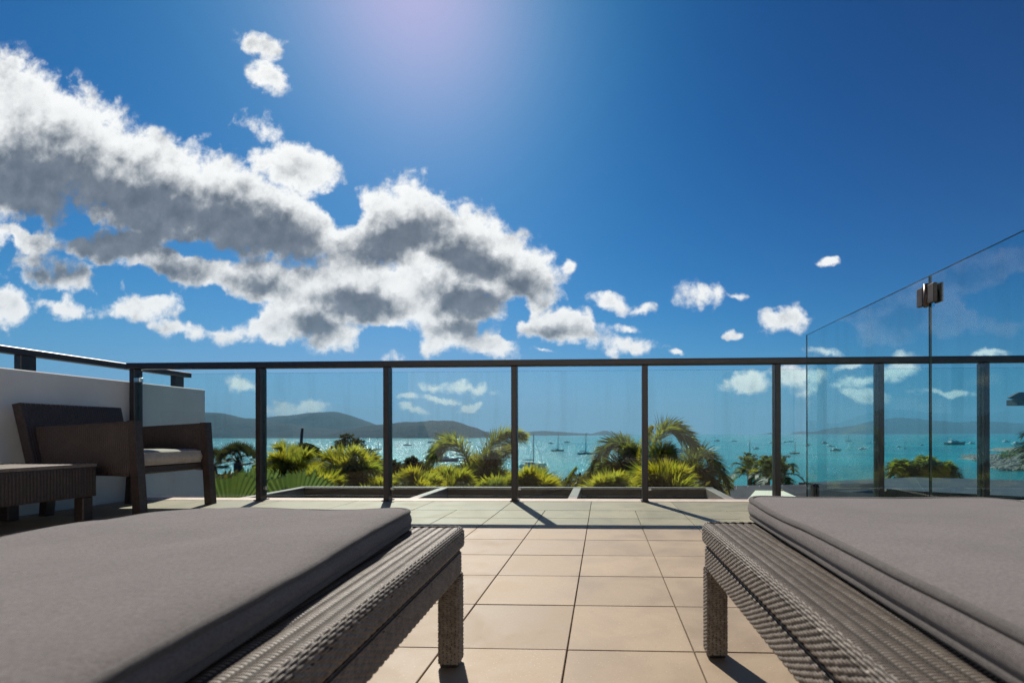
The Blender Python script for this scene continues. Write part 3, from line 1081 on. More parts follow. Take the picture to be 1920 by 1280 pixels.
def cushion(name, label, w, l, thick, loc, rot, group, seed, mat, pmat, z0=0.0, wob=0.006, rc=0.055, fine=1.0, dome=0.012):
    root = thing(name, label, 'cushion', (loc[0], loc[1], z0), group)
    root.rotation_euler = (0, 0, rot)
    rings = []
    e = 0.012
    rings.append((0.06, 0.0)); rings.append((0.02, 0.0005))
    for a in np.linspace(-1, 1, 11):
        rings.append((-0.010 * (1 - a * a) * (thick / .06), thick / 2 + a * (thick / 2 - 0.006) * 1.0 + 0.001))
    pip_lo, pip_hi = 2, len(rings) - 1
    for ins, dz in ((0.010, .45), (0.03, .75), (0.06, .92), (0.10, 1.0), (0.16, 1.04), (0.22, 1.06)):
        rings.append((ins, thick - 0.004 + dome * dz))
    half = min(w, l) / 2
    rings = [r_ for r_ in rings if r_[0] < half - .02] + [(half - .012, thick - 0.004 + dome * 1.065)]
    x0, x1, y0, y1 = 0, w, -l, 0
    P = []
    N = None
    for (ins, z) in rings:
        r = max(rc - ins, 0.004)
        n_str = int(60 * fine)
        pts = []
        for (cx, cy, a0), (dx, L) in zip((((x1 - ins - r), (y0 + ins + r), -90), ((x1 - ins - r), (y1 - ins - r), 0), ((x0 + ins + r), (y1 - ins - r), 90),
                                          ((x0 + ins + r), (y0 + ins + r), 180)), ((0, l), (0, w), (0, l), (0, w))):
            for i in range(9):
                a = math.radians(a0 + 90 * i / 8)
                pts.append((cx + r * math.cos(a), cy + r * math.sin(a)))
            pts.append(None)
        out = []
        for i, p in enumerate(pts):
            if p is None:
                pA = np.array(pts[i - 1]); pB = np.array(pts[(i + 1) % len(pts)])
                k = (i // 10) % 2
                m = int((n_str if k == 0 else n_str * .45))
                for q in range(1, m):
                    out.append(tuple(pA + (pB - pA) * q / m))
            else:
                out.append(p)
        P.append([(x, y, z) for x, y in out])
    G = np.array(P, float)                      # rings, n, 3
    X, Yc, Z = G[..., 0], G[..., 1], G[..., 2]
    rel = np.clip(Z / thick, 0, 1.2)
    nx = (fbm(X * 0 + seed + 3, Yc * 5 + 20, seed, 3) - .5) * wob * 2.2
    nz = (fbm(X * 5 + 11, Yc * 4 + 7, seed + 5, 3) - .5) * wob * 2.6
    G[..., 0] = X + nx * rel
    G[..., 2] = Z + nz * rel * (rel > .3)
    m = MB()
    m.grid(np.swapaxes(G, 0, 1), wrap_u=True)
    nr = len(rings)
    nn_ = G.shape[1]
    # close the top and bottom by a strip between the two long sides
    m0 = int(60 * fine); m1 = int(m0 * .45)
    for i in range(m0 + 16):
        a_, b_ = i, i + 1
        pa, pb = (-m1 - a_) % nn_, (-m1 - b_) % nn_
        m.f.append([q * nr + nr - 1 for q in (a_, b_, pb, pa)]); m.m.append(0); m.sm.append(True)
    m.f.append([i * nr for i in range(nn_)][::-1]); m.m.append(0); m.sm.append(True)
    b = part('cover', m, mat, root, local=True)
    for ri in (pip_lo, pip_hi):
        t = MB().tube([tuple(q) for q in G[ri]], 0.0062, 8, closed=True)
        part('piping', t, pmat, root, local=True)
    return root


rotL = math.radians(5.9)
cl = Vector((-0.425, 1.092)) - (Matrix.Rotation(rotL, 2) @ Vector((0.56, 0)))
cushion('lounger_cushion', 'charcoal cushion on the left lounger, its piped edge wavy', 0.56, 1.95, 0.044, cl, rotL,
        'charcoal lounger cushions', 3, M['fabric'], M['piping'], ZT + .001, 0.007)
cushion('lounger_cushion', 'thick charcoal cushion on the right lounger beside the glass screen', 0.60, 1.95, 0.052, (0.357, 1.232), math.radians(-1.45),
        'charcoal lounger cushions', 9, M['fabric'], M['piping'], ZT + .001, 0.004, dome=0.008)


# ------------------------------------------------------------------ wicker armchair and low table
def ribbed(mb, p00, p10, p11, p01, thick, pitch=0.013, amp=0.0034):
    """a woven wicker panel: quad p00-p10 (along u), p01 above; ribs run along v; both faces and rims"""
    p00, p10, p11, p01 = [np.array(p, float) for p in (p00, p10, p11, p01)]
    L = np.linalg.norm(p10 - p00)
    nu = max(8, int(L / pitch) * 6)
    u = np.linspace(0, 1, nu + 1)
    Hh = np.linalg.norm(p01 - p00)
    nv = max(4, int(Hh / 0.011))
    v = np.linspace(0, 1, nv + 1)
    U, V = np.meshgrid(u, v, indexing='ij')
    base = ((1 - U) * (1 - V))[..., None] * p00 + (U * (1 - V))[..., None] * p10 + (U * V)[..., None] * p11 + ((1 - U) * V)[..., None] * p01
    n = np.cross(p10 - p00, p01 - p00)
    n /= np.linalg.norm(n)
    ph = U * L / pitch
    k = np.floor(V * nv)
    hgt = amp * np.abs(np.sin(np.pi * ph)) + amp * 0.35 * np.cos(np.pi * (np.floor(ph) + np.round(V * nv)))
    edge = np.minimum(np.minimum(U, 1 - U) * L, np.minimum(V, 1 - V) * Hh)
    hgt = hgt * np.clip(edge / 0.006, 0, 1)
    A = base + n * (thick / 2 + hgt)[..., None]
    B = base - n * (thick / 2 + hgt)[..., None]
    mb.grid(A)
    mb.grid(B[:, ::-1])
    for sl in (0, -1):
        q = np.stack([A[sl], B[sl]], 0)
        mb.grid(q if sl == -1 else q[::-1])
        q = np.stack([A[:, sl], B[:, sl]], 1)
        mb.grid(q if sl == 0 else q[:, ::-1])


ch = thing('wicker_armchair', 'dark brown wicker armchair with pale seat cushion by the white wall', 'armchair', (-3.3, 3.2, 0))
yn, yf = 2.955, 3.505
for y, s in ((yn, 1), (yf, -1)):
    a = MB()
    ribbed(a, (-3.60, y, .275), (-2.955, y, .255), (-2.935, y, .602), (-3.60, y, .565), .036)
    part('arm_panel', a, M['wicker_d'], ch)
    f = MB().prism([(-2.895 - .05 + .02, y - .026, .0055), (-2.895 + .02, y - .026, .0055), (-2.895 + .02, y + .026, .0055), (-2.945 + .02, y + .026, .0055)],
                   [(-2.960, y - .025, .604), (-2.914, y - .025, .606), (-2.914, y + .025, .606), (-2.960, y + .025, .604)])
    part('leg', f, M['wicker_d'], ch)
    r_ = MB().prism([(-3.54, y - .024, .0055), (-3.495, y - .024, .0055), (-3.495, y + .024, .0055), (-3.54, y + .024, .0055)],
                    [(-3.52, y - .024, .275), (-3.465, y - .024, .275), (-3.465, y + .024, .275), (-3.52, y + .024, .275)])
    part('leg', r_, M['wicker_d'], ch)
bk = MB()
ribbed(bk, (-3.545, yn - .06, .30), (-3.545, yf + .02, .30), (-3.625, yf + .01, .712), (-3.625, yn - .075, .712), .055, 0.014)
part('backrest', bk, M['wicker_d'], ch)
st = MB().box(-3.55, -2.945, yn + .021, yf - .021, .262, .315, .008)
part('seat_frame', st, M['wicker_d'], ch)
cushion('seat_cushion', 'pale taupe seat cushion lying in the dark wicker armchair', 0.56, 0.50, 0.085, (-3.50, yf - .022), 0.0, None, 12, M['leather'], M['leather'],
        0.3155, 0.004, rc=0.035, fine=.5, dome=0.018)

tb = thing('wicker_table', 'low dark wicker side table in front of the armchair', 'table', (-3.3, 2.6, 0))
tx0, tx1, ty0, ty1 = -3.60, -3.05, 2.06, 2.83
a = MB()
ribbed(a, (tx1 - .02, ty0, .150), (tx1 - .02, ty1, .150), (tx1 - .02, ty1, .325), (tx1 - .02, ty0, .325), .03, .016, .003)
ribbed(a, (tx0 + .02, ty0, .150), (tx0 + .02, ty1, .150), (tx0 + .02, ty1, .325), (tx0 + .02, ty0, .325), .03, .016, .003)
for y in (ty0 + .02, ty1 - .02):
    ribbed(a, (tx0 + .036, y, .150), (tx1 - .036, y, .150), (tx1 - .036, y, .325), (tx0 + .036, y, .325), .03, .016, .003)
part('apron', a, M['wicker_d'], tb)
a = MB()
ribbed(a, (tx0, ty0, .336), (tx1, ty0, .336), (tx1, ty1, .336), (tx0, ty1, .336), .018, .016, .002)
part('tabletop', a, M['wicker'], tb)
lm = MB().box(-.03, .03, -.03, .03, .0055, .1495, .006).mesh('leg', M['wicker_d'])
for x in (tx0 + .045, tx1 - .04):
    for y in (ty0 + .045, ty1 - .04):
        l = part('leg', lm, None, tb)
        l.location = (x + 3.3, y - 2.6, 0)

# ------------------------------------------------------------------ pergola below the terrace edge
pg = thing('pergola', 'pale pergola frame with brown ceiling panels below the balustrade', 'pergola', (-1.1, 4.9, -0.3))
zt = -0.098
FY = 5.56
bx = [-3.50, -1.82, -0.29, 1.20]
part('beam', MB().box(bx[0] - .05, bx[3] + .05, FY, FY + .075, zt - .16, zt, .004), M['frame'], pg)
part('beam', MB().box(bx[0] - .05, bx[3] + .05, 3.86, 3.93, zt - .16, zt, .004), M['frame'], pg)
for k, x in enumerate(bx):
    part('rafter', MB().box(x - .045, x + .045, 3.931, FY - .001, zt - .16, zt - .002, .004), M['frame'], pg)
for k in range(3):
    part('ceiling_panel', MB().box(bx[k] + .046, bx[k + 1] - .046, 3.931, FY - .001, zt - .135, zt - .115), M['brownp'], pg)
for k in range(3):
    a, b = bx[k] + .046, bx[k + 1] - .046
    part('fascia_board', MB().box(a, b, FY - .026, FY - .002, zt - .114, zt - .012), M['brownp'], pg)
for x in (bx[0], bx[3]):
    part('post', MB().box(x - .045, x + .045, FY + .002, FY + .073, -3.6, zt - .161, .004), M['frame'], pg)

sk = MB()
q = [atz(1416, 919.8, -.10), atz(1467, 920, -.10), atz(1508, 938, -.10), atz(1400, 938, -.10)]
q2 = [(p.x, p.y, -.34) for p in q]
sk.prism(q2[::-1], [tuple(p) for p in q][::-1])
q3 = [atz(1416, 919.8, -.10), atz(1424, 919.8, -.10), atz(1425, 938, -.10), atz(1400, 938, -.10)]
tag(part('parapet_cap', sk, M['cream']), 'cream painted parapet cap beyond the balustrade near grey roofs', 'parapet')


# ------------------------------------------------------------------ neighbouring roofs
def roof_sheet(mb, A, B, C, D, nseam, th=0.06, mi=0):
    """A-B eave (near), D-C ridge; seams run from eave to ridge"""
    A, B, C, D = [np.array(p, float) for p in (A, B, C, D)]
    dn = np.array([0, 0, -th])
    mb.prism([tuple(p + dn) for p in (A, B, C, D)], [tuple(p) for p in (A, B, C, D)], mi)
    for k in range(nseam + 1):
        u = k / nseam
        p = A + (B - A) * u; q = D + (C - D) * u
        w = (B - A) / np.linalg.norm(B - A) * 0.02
        upv = np.array([0, 0, .006])
        mb.prism([tuple(p - w + upv * .02), tuple(p + w + upv * .02), tuple(q + w + upv * .02), tuple(q - w + upv * .02)],
                 [tuple(p - w * .5 + upv), tuple(p + w * .5 + upv), tuple(q + w * .5 + upv), tuple(q - w * .5 + upv)], mi)


b1 = thing('lower_house', 'low house with flat grey ribbed roof beyond the pergola', 'house', (5, 12, -4))
m = MB()
rA, rB = atz(1330, 947, -1.55), atz(1640, 947, -1.55)
rD, rC = at(1340, 911, 15.4), at(1640, 907, 15.4)
roof_sheet(m, rA, rB, rC, rD, 14)
part('roof', m, M['roofm'], b1)
part('wall', MB().prism([(rA.x + .3, rA.y + .3, -6), (rB.x - .3, rB.y + .3, -6), (rC.x - .3, rC.y - .4, -7), (rD.x + .3, rD.y - .4, -7)],
                        [(rA.x + .3, rA.y + .3, -1.7), (rB.x - .3, rB.y + .3, -1.7), (rC.x - .3, rC.y - .4, rC.z - .15), (rD.x + .3, rD.y - .4, rD.z - .15)]), M['wallm'], b1)

b2 = thing('gabled_house', 'house with broad charcoal metal roof and black gutter behind the glass screen', 'house', (14, 18, -5))
zE = -1.55
eA, eB = atz(1500, 905.5, zE), atz(1735, 923.5, zE)
eC = atz(2050, 940, zE)
g1, g2, g3 = at(1640, 899, 22.0), at(1715, 895.5, 22.5), at(2080, 907, 22.0)
m = MB()
roof_sheet(m, eA, eB, g2, g1, 1)
roof_sheet(m, eB, eC, g3, g2, 1)
part('roof', m, M['roofm'], b2)
gt = MB()
dz = Vector((0, 0, 1))
for p, q in ((eA, eB), (eB, eC)):
    d = (q - p).normalized()
    nrm = Vector((d.y, -d.x, 0))
    o1 = nrm * .14
    gt.prism([tuple(p + nrm * .005 - dz * .24), tuple(p + o1 - dz * .20), tuple(q + o1 - dz * .20), tuple(q + nrm * .005 - dz * .24)],
             [tuple(p + nrm * .005 + dz * .015), tuple(p + o1 + dz * .03), tuple(q + o1 + dz * .03), tuple(q + nrm * .005 + dz * .015)])
part('gutter', gt, M['black'], b2)
ins = Vector((0.3, 0.6, 0))
part('wall', MB().prism([(eA.x + .8, eA.y + .3, -8), (eB.x + .3, eB.y + .6, -8), (eC.x, eC.y + .6, -8), (g3.x, g3.y - .3, -9), (g1.x + .4, g1.y - .3, -9)],
                        [(eA.x + .8, eA.y + .3, -1.75), (eB.x + .3, eB.y + .6, -1.75), (eC.x, eC.y + .6, -1.75), (g3.x, g3.y - .3, -1.75), (g1.x + .4, g1.y - .3, -1.75)]), M['soffit'], b2)

b3 = thing('neighbour_pavilion', 'tip of a dark projecting roof eave high at the right edge', 'building', (14, 12, -4))
m = MB()
ea = [at(1893, 747, 12.2), at(1911, 737, 12.4), at(2160, 728, 12.2), at(2160, 748, 12.2), at(1911, 751.5, 12.3)]
eb = [p + Vector((p.x * .13, p.y * .13 + .1, (p.z - EYE) * .13)) for p in ea]
m.prism([tuple(p) for p in ea][::-1], [tuple(p) for p in eb][::-1])
part('roof', m, M['soffit'], b3)
q0 = at(1909, 750, 12.6)
part('fascia_beam', MB().box(q0.x, q0.x + 3.2, 12.62, 12.95, at(1909, 761, 12.6).z, q0.z), M['soffit'], b3)
part('wall', MB().box(q0.x + 2.4, q0.x + 5.5, 12.4, 12.85, -8, q0.z - .005), M['wallm'], b3)

# ------------------------------------------------------------------ plants
def strip_leaf(mb, p, d, up, length, width, droop, mi=0):
    """one tapered leaflet of two segments"""
    d = d.normalized()
    s = d.cross(up)
    if s.length < 1e-4:
        s = d.cross(Vector((1, 0, 0)))
    s.normalize()
    mid = p + d * (length * .5) - Vector((0, 0, droop * length * .18))
    tip = p + d * (length * .95) - Vector((0, 0, droop * length * .62))
    w = s * (width * .5)
    b = len(mb.v)
    mb.v.extend([tuple(p - w * .45), tuple(p + w * .45), tuple(mid - w), tuple(mid + w), tuple(tip)])
    mb.f.extend([[b, b + 1, b + 3, b + 2], [b + 2, b + 3, b + 4]])
    mb.m.extend([mi, mi]); mb.sm.extend([True, True])


def bez(p0, p1, p2, t):
    return p0 * (1 - t) ** 2 + p1 * (2 * t * (1 - t)) + p2 * t * t


def frond_mesh(p0, p1, p2, leaf, n=46, plume=False, width=0.02, droop=0.5, rr=0.012, start=0.16, rng=rnd, upright=False):
    """a feather frond on a curved midrib; plume = leaflets all round (foxtail)"""
    m = MB()
    ts = [i / 14 for i in range(15)]
    m.tube([bez(p0, p1, p2, t) for t in ts], [rr * (1 - .85 * t) for t in ts], 5, caps=False)
    for i in range(n):
        t = start + (1 - start) * (i + rng.random() * .6) / n
        t = min(t, 0.995)
        p = bez(p0, p1, p2, t)
        tan = (bez(p0, p1, p2, min(t + .02, 1)) - bez(p0, p1, p2, t - .02)).normalized()
        side = tan.cross(Vector((0, 0, 1)))
        side = side.normalized() if side.length > .05 else Vector((1, 0, 0))
        nor = side.cross(tan).normalized()
        prof = math.sin(math.pi * min(1, max(0, (t - start * .6) / (1 - start * .6))) ** .75) ** .55
        L = leaf * (0.28 + .72 * prof) * rng.uniform(.85, 1.12)
        fwd = (.45 + .5 * t) if not upright else (1.0 + .5 * t)
        if plume:
            k = 7
            a0 = rng.random() * 6.28
            for q in range(k):
                a = a0 + 2 * math.pi * q / k + rng.uniform(-.3, .3)
                d = side * math.cos(a) + nor * math.sin(a) + tan * (fwd + rng.uniform(-.1, .3))
                strip_leaf(m, p, d, tan, L * rng.uniform(.8, 1.05), width, droop * rng.uniform(.3, .9))
        else:
            for s in (-1, 1):
                d = side * s + nor * rng.uniform(.15, .5) + tan * (fwd + rng.uniform(-.1, .15))
                strip_leaf(m, p, d, nor, L, width, droop * rng.uniform(.5, 1.2))
    return m


def trunk_part(root, base, top, r0, r1, mat='trunk', name='trunk'):
    pts = []
    rads = []
    for i in range(13):
        t = i / 12
        p = base.lerp(top, t) + Vector((0.05 * math.sin(t * 3), 0, 0))
        pts.append(p)
        rads.append((r0 + (r1 - r0) * t) * (1 + (.06 if i % 2 else 0)))
    return part(name, MB().tube(pts, rads, 9), M[mat], root)


def px_frond(b, c, t, Y, dY=(0, 0, 0)):
    return at(b[0], b[1], Y + dY[0]), at(c[0], c[1], Y + dY[1]), at(t[0], t[1], Y + dY[2])


def palm(name, label, cat, crown, Y, fronds, leaf, mat, plume, width, group, n=60, trunk_r=0.09, droop=.5, rr=.014, tm='trunk'):
    c = at(crown[0], crown[1], Y)
    g = gz(c.x, Y)
    root = thing(name, label, cat, (c.x, Y, g), group)
    trunk_part(root, Vector((c.x, Y, g - .1)), c, trunk_r * 1.25, trunk_r, tm)
    for f in fronds:
        b, q, t = f[:3]
        dY = f[3] if len(f) > 3 else (0, 0, 0)
        mt = f[4] if len(f) > 4 else mat
        lf = f[5] if len(f) > 5 else leaf
        p0, p1, p2 = px_frond(b, q, t, Y, dY)
        p0 = c.lerp(p0, .6)
        part('frond', frond_mesh(p0, p1, p2, lf, n, plume, width, droop, rr), M[mt], root)
    return root


def clump(name, label, crown, Y, R, n, leaf, mat, group, spread=(12, 168), squash=.8, width=.019, nl=30, mats=None, dep=.7, trunks=4, cat='palm'):
    """many stemmed palm: plumed fronds fountain out of one clump"""
    c = at(crown[0], crown[1], Y)
    g = gz(c.x, Y)
    root = thing(name, label, cat, (c.x, Y, g), group)
    for k in range(trunks):
        off = Vector((rnd.uniform(-.25, .25), rnd.uniform(-.3, .3), 0))
        trunk_part(root, Vector((c.x, Y, g - .1)) + off * 1.2, c + off - Vector((0, 0, .05)), .045, .035, 'trunk', 'stem')
    for k in range(n):
        a = math.radians(spread[0] + (spread[1] - spread[0]) * (k + rnd.uniform(.1, .9)) / n)
        r = R * rnd.choice((rnd.uniform(.72, .95), rnd.uniform(.5, .8)))
        ex = math.cos(a)
        tip = (crown[0] - ex * r, crown[1] - math.sin(a) * r * squash + abs(ex) ** 2 * r * .22)
        ctl = (crown[0] - ex * r * .30, crown[1] - math.sin(a) * r * squash * .85 - r * .22 * abs(ex))
        dd = rnd.uniform(-dep, dep)
        p0, p1, p2 = px_frond((crown[0] + rnd.uniform(-8, 8), crown[1] + 6), ctl, tip, Y, (rnd.uniform(-.2, .2), dd * .5, dd))
        mt = rnd.choice(mats) if mats else mat
        part('frond', frond_mesh(p0, p1, p2, leaf, nl, True, width, .35, .009, .14, upright=True), M[mt], root)
    return root


def fan_leaf_mesh(base, direction, nrm, radius, petiole, span=230, nseg=30, droop=.15, split=.25):
    """a pleated fan: ribs from the hub, split at the rim"""
    m = MB()
    d = direction.normalized()
    hub = base + d * petiole
    m.tube([base, base.lerp(hub, .5) + Vector((0, 0, .02 * petiole)), hub], [radius * .03, radius * .022, radius * .015], 5)
    nrm = (nrm - d * nrm.dot(d)).normalized()
    s = d.cross(nrm).normalized()
    k = nseg
    for i in range(k):
        a0 = math.radians(-span / 2 + span * i / k)
        a1 = math.radians(-span / 2 + span * (i + 1) / k)
        am = (a0 + a1) / 2
        R = radius * (0.82 + .18 * math.cos(am * .8)) * rnd.uniform(.93, 1.05)
        def pt(a, r, lift):
            v = d * math.cos(a) * r + s * math.sin(a) * r + nrm * lift
            return hub + v - Vector((0, 0, droop * (r / radius) ** 2 * radius))
        rs = R * (1 - split)
        w = .22 * rs * (a1 - a0)
        b = len(m.v)
        m.v.extend([tuple(hub), tuple(pt(a0, rs, 0)), tuple(pt(am, rs * 1.0, w)), tuple(pt(a1, rs, 0)), tuple(pt(am, R, w * .3 - droop * R * split * .8)),
                    tuple(pt(a0 * .7 + am * .3, rs * 1.02, 0)), tuple(pt(a1 * .7 + am * .3, rs * 1.02, 0))])
        m.f.extend([[b, b + 1, b + 2], [b, b + 2, b + 3], [b + 5, b + 4, b + 2], [b + 2, b + 4, b + 6]])
        m.m.extend([0] * 4); m.sm.extend([False] * 4)
    return m


def fan_palm(name, label, crown, Y, Rpx, n, group, mat='leaf_dark', dead=8):
    c = at(crown[0], crown[1], Y)
    g = gz(c.x, Y)
    root = thing(name, label, 'palm', (c.x, Y, g), group)
    trunk_part(root, Vector((c.x, Y, g - .1)), c, .2, .16, 'bark')
    R = Rpx / FPX * Y
    for k in range(n):
        az = 2 * math.pi * k * .381966 + rnd.uniform(-.2, .2)
        el = math.radians(82 - 100 * (k / n) ** 1.3)
        d = Vector((math.cos(az) * math.cos(el), math.sin(az) * math.cos(el), math.sin(el)))
        nr = Vector((0, -.25, 1)) if el < .35 else Vector((math.cos(az) * .3, -1, .3))
        part('fan_leaf', fan_leaf_mesh(c, d, nr, R * .46, R * .58, 210, 16, .12, .5), M[mat], root)
    for k in range(dead):
        az = 2 * math.pi * k / dead
        d = Vector((math.cos(az) * .5, math.sin(az) * .5, -.85))
        part('dead_leaf', fan_leaf_mesh(c - Vector((0, 0, .15)), d, Vector((math.cos(az), math.sin(az), .2)), R * .45, R * .3, 120, 10, .2, .5), M['leaf_dry'], root)
    return root


def leafy(mb, c, rad, n, size, rng=rnd):
    for k in range(n):
        while True:
            q = Vector((rng.uniform(-1, 1), rng.uniform(-1, 1), rng.uniform(-1, 1)))
            if q.length <= 1:
                break
        if q.length < .45:
            q = q * (.45 / max(q.length, .05))
        p = Vector((c.x + q.x * rad[0], c.y + q.y * rad[1], c.z + q.z * rad[2]))
        d = Vector((q.x + rng.uniform(-.8, .8), q.y + rng.uniform(-.8, .8), q.z + rng.uniform(-.5, .9)))
        strip_leaf(mb, p, d, Vector((rng.uniform(-1, 1), rng.uniform(-1, 1), rng.uniform(-1, 1))), size * rng.uniform(.6, 1.3), size * .45, .3)


def shrub(name, label, cat, centre, Y, blobs, n, size, mat, group=None, stem=.08):
    """blobs: (px x, px y, rx px, ry px)"""
    c = at(centre[0], centre[1], Y)
    g = gz(c.x, Y)
    root = thing(name, label, cat, (c.x, Y, g), group)
    tr = MB()
    tr.tube([Vector((c.x, Y, g - .1)), Vector((c.x + .05, Y, (g + c.z) / 2)), c], [stem * 1.5, stem, stem * .6], 7)
    cr = MB()
    for (x, y, rx, ry) in blobs:
        dY = rnd.uniform(-.4, .4)
        p = at(x, y, Y + dY)
        tr.tube([c - Vector((0, 0, .1)), c.lerp(p, .5) + Vector((0, 0, .05)), p], [stem * .6, stem * .4, stem * .15], 5)
        s = Y / FPX
        leafy(cr, p, (rx * s, (rx + ry) * .5 * s, ry * s), n, size)
    part('trunk', tr, M['bark'], root)
    part('crown', cr, M[mat], root)
    return root


G1 = 'palms growing below the balustrade'
# foxtail palm with two arching plumes, middle left
palm('foxtail_palm', 'yellow green plumed palm with fronds arching left and right before the glitter', 'palm', (893, 912), 9.0, [
    ((890, 905), (858, 772), (804, 866), (0, .1, .2)),
    ((903, 910), (908, 796), (982, 817), (0, 0, -.2)),
    ((905, 915), (915, 850), (955, 838), (0, .3, .5), 'leaf_y'),
    ((898, 915), (902, 870), (925, 858), (0, -.2, -.3), 'leaf_y'),
    ((905, 925), (930, 880), (948, 905), (0, -.3, -.5)),
    ((890, 920), (880, 870), (858, 905), (0, -.3, -.6), 'leaf_d'),
    ((895, 920), (893, 870), (890, 862), (0, .5, .8)),
], .42, 'leaf_g', True, .024, G1, n=72)
# foxtail palm, right of centre
palm('foxtail_palm', 'tall green plumed palm with one frond curling over and right', 'palm', (1222, 912), 8.2, [
    ((1218, 905), (1222, 738), (1307, 838), (0, 0, .1)),
    ((1215, 908), (1195, 840), (1222, 800), (0, .3, .4), 'leaf_y', .2),
    ((1228, 912), (1225, 850), (1255, 845), (0, -.2, -.3)),
    ((1222, 915), (1240, 870), (1270, 880), (0, -.3, -.5), 'leaf_y'),
    ((1225, 915), (1205, 870), (1190, 905), (0, .2, .3), 'leaf_d'),
], .43, 'leaf_g', True, .024, G1, n=72)
palm('foxtail_palm', 'grey green plumed palm with a frond drooping down to the left', 'palm', (1205, 915), 9.2, [
    ((1203, 900), (1162, 758), (1104, 893), (0, .1, .1)),
    ((1200, 905), (1185, 830), (1160, 830), (0, .4, .6)),
    ((1195, 915), (1170, 850), (1128, 880), (0, -.3, -.4)),
    ((1198, 915), (1200, 850), (1180, 845), (0, -.1, -.4)),
], .43, 'leaf_d', True, .024, G1, n=72)
palm('foxtail_palm', 'dusky plumed palm drooping to the right beside the grey roof', 'palm', (1296, 922), 9.6, [
    ((1290, 905), (1302, 790), (1368, 912), (0, 0, 0)),
    ((1290, 910), (1310, 850), (1345, 925), (0, -.3, -.5)),
    ((1292, 915), (1285, 850), (1308, 845), (0, .3, .4)),
    ((1290, 915), (1275, 860), (1258, 895), (0, .3, .4)),
], .42, 'leaf_d', True, .024, G1, n=72)
palm('foxtail_palm', 'small spear shaped young frond standing alone over the pergola', 'palm', (1058, 925), 8.0, [
    ((1058, 922), (1062, 897), (1081, 876), (0, 0, 0)),
    ((1052, 922), (1035, 900), (1030, 918), (0, 0, -.2), 'leaf_y', .12),
], .11, 'leaf_y', True, .016, G1, n=40, trunk_r=.05)

# cane palms
G2 = 'bushy cane palms over the pergola'
mixm = ['leaf_y', 'leaf_y', 'leaf_g']
clump('cane_palm', 'spiky cane palm just right of the second dark post from left', (548, 925), 9.0, 98, 17, 0.45, 'leaf_y', G2, (35, 160), 1.0, mats=['leaf_y', 'leaf_g', 'leaf_g'])
clump('cane_palm', 'broad bright yellow cane palm under the dark layered tree', (650, 938), 8.6, 104, 22, 0.48, 'leaf_y', G2, (15, 150), 1.0, mats=mixm)
clump('cane_palm', 'low yellow cane palm between the two larger cane palms', (600, 945), 7.6, 75, 12, 0.39, 'leaf_y', G2, (30, 150), .95, mats=mixm)
clump('cane_palm', 'low cane palm trailing right toward the third dark post', (700, 940), 8.0, 60, 12, 0.33, 'leaf_y', G2, (20, 165), .6, mats=mixm)
clump('cane_palm', 'golden cane palm below the dark shrubs at the middle left', (782, 938), 7.4, 72, 18, 0.36, 'leaf_y', G2, (12, 165), .75, mats=mixm)
clump('cane_palm', 'golden cane palm at the foot of the arching plumed palm', (842, 936), 7.6, 66, 16, 0.36, 'leaf_y', G2, (25, 150), .95, mats=mixm)
clump('cane_palm', 'golden cane palm right of the central post below the catamaran', (990, 942), 7.6, 78, 20, 0.39, 'leaf_y', G2, (20, 168), .8, mats=mixm)
clump('cane_palm', 'cane palm under the drooping grey green frond', (1145, 945), 7.4, 74, 22, 0.36, 'leaf_y', G2, (10, 170), .75, mats=['leaf_y', 'leaf_g'])
clump('cane_palm', 'star shaped yellow cane palm below the curling frond', (1252, 930), 7.0, 66, 16, 0.39, 'leaf_y', G2, (10, 170), .9, mats=['leaf_y', 'leaf_y', 'leaf_y'])
clump('cane_palm', 'small dull cane palm at the foot of the central post', (935, 945), 7.2, 60, 14, 0.33, 'leaf_g', G2, (20, 160), .8, mats=['leaf_g', 'leaf_y', 'leaf_d'])
clump('cane_palm', 'dull cane palm low beside the rightmost plumed palm', (1200, 945), 7.2, 52, 14, 0.33, 'leaf_g', G2, (20, 160), .8, mats=['leaf_g', 'leaf_d'])

# low growth between the palms
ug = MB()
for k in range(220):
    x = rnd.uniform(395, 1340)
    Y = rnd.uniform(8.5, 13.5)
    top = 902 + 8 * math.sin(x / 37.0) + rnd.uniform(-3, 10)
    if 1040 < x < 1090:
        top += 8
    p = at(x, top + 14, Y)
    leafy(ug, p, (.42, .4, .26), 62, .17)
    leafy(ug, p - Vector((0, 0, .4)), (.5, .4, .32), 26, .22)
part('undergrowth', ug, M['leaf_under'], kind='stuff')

G2b = 'green palms filling the second row over the pergola'
for lab, cx, Yc, Rr in (('green palm in the second row right of the third post', 752, 11.5, 62), ('green palm in the second row under the left arching frond', 815, 11.0, 56),
                        ('green palm in the second row just right of the central post', 1022, 11.0, 52), ('green palm in the second row right of the spear frond', 1108, 11.5, 58),
                        ('green palm in the second row under the tall curling frond', 1235, 11.0, 66), ('green palm in the second row beside the grey roof edge', 1300, 11.0, 48)):
    clump('cane_palm', lab, (cx, 938), Yc, Rr, 9, .46, 'leaf_g', G2b, (15, 165), .8, mats=['leaf_g', 'leaf_g', 'leaf_d', 'leaf_y'])

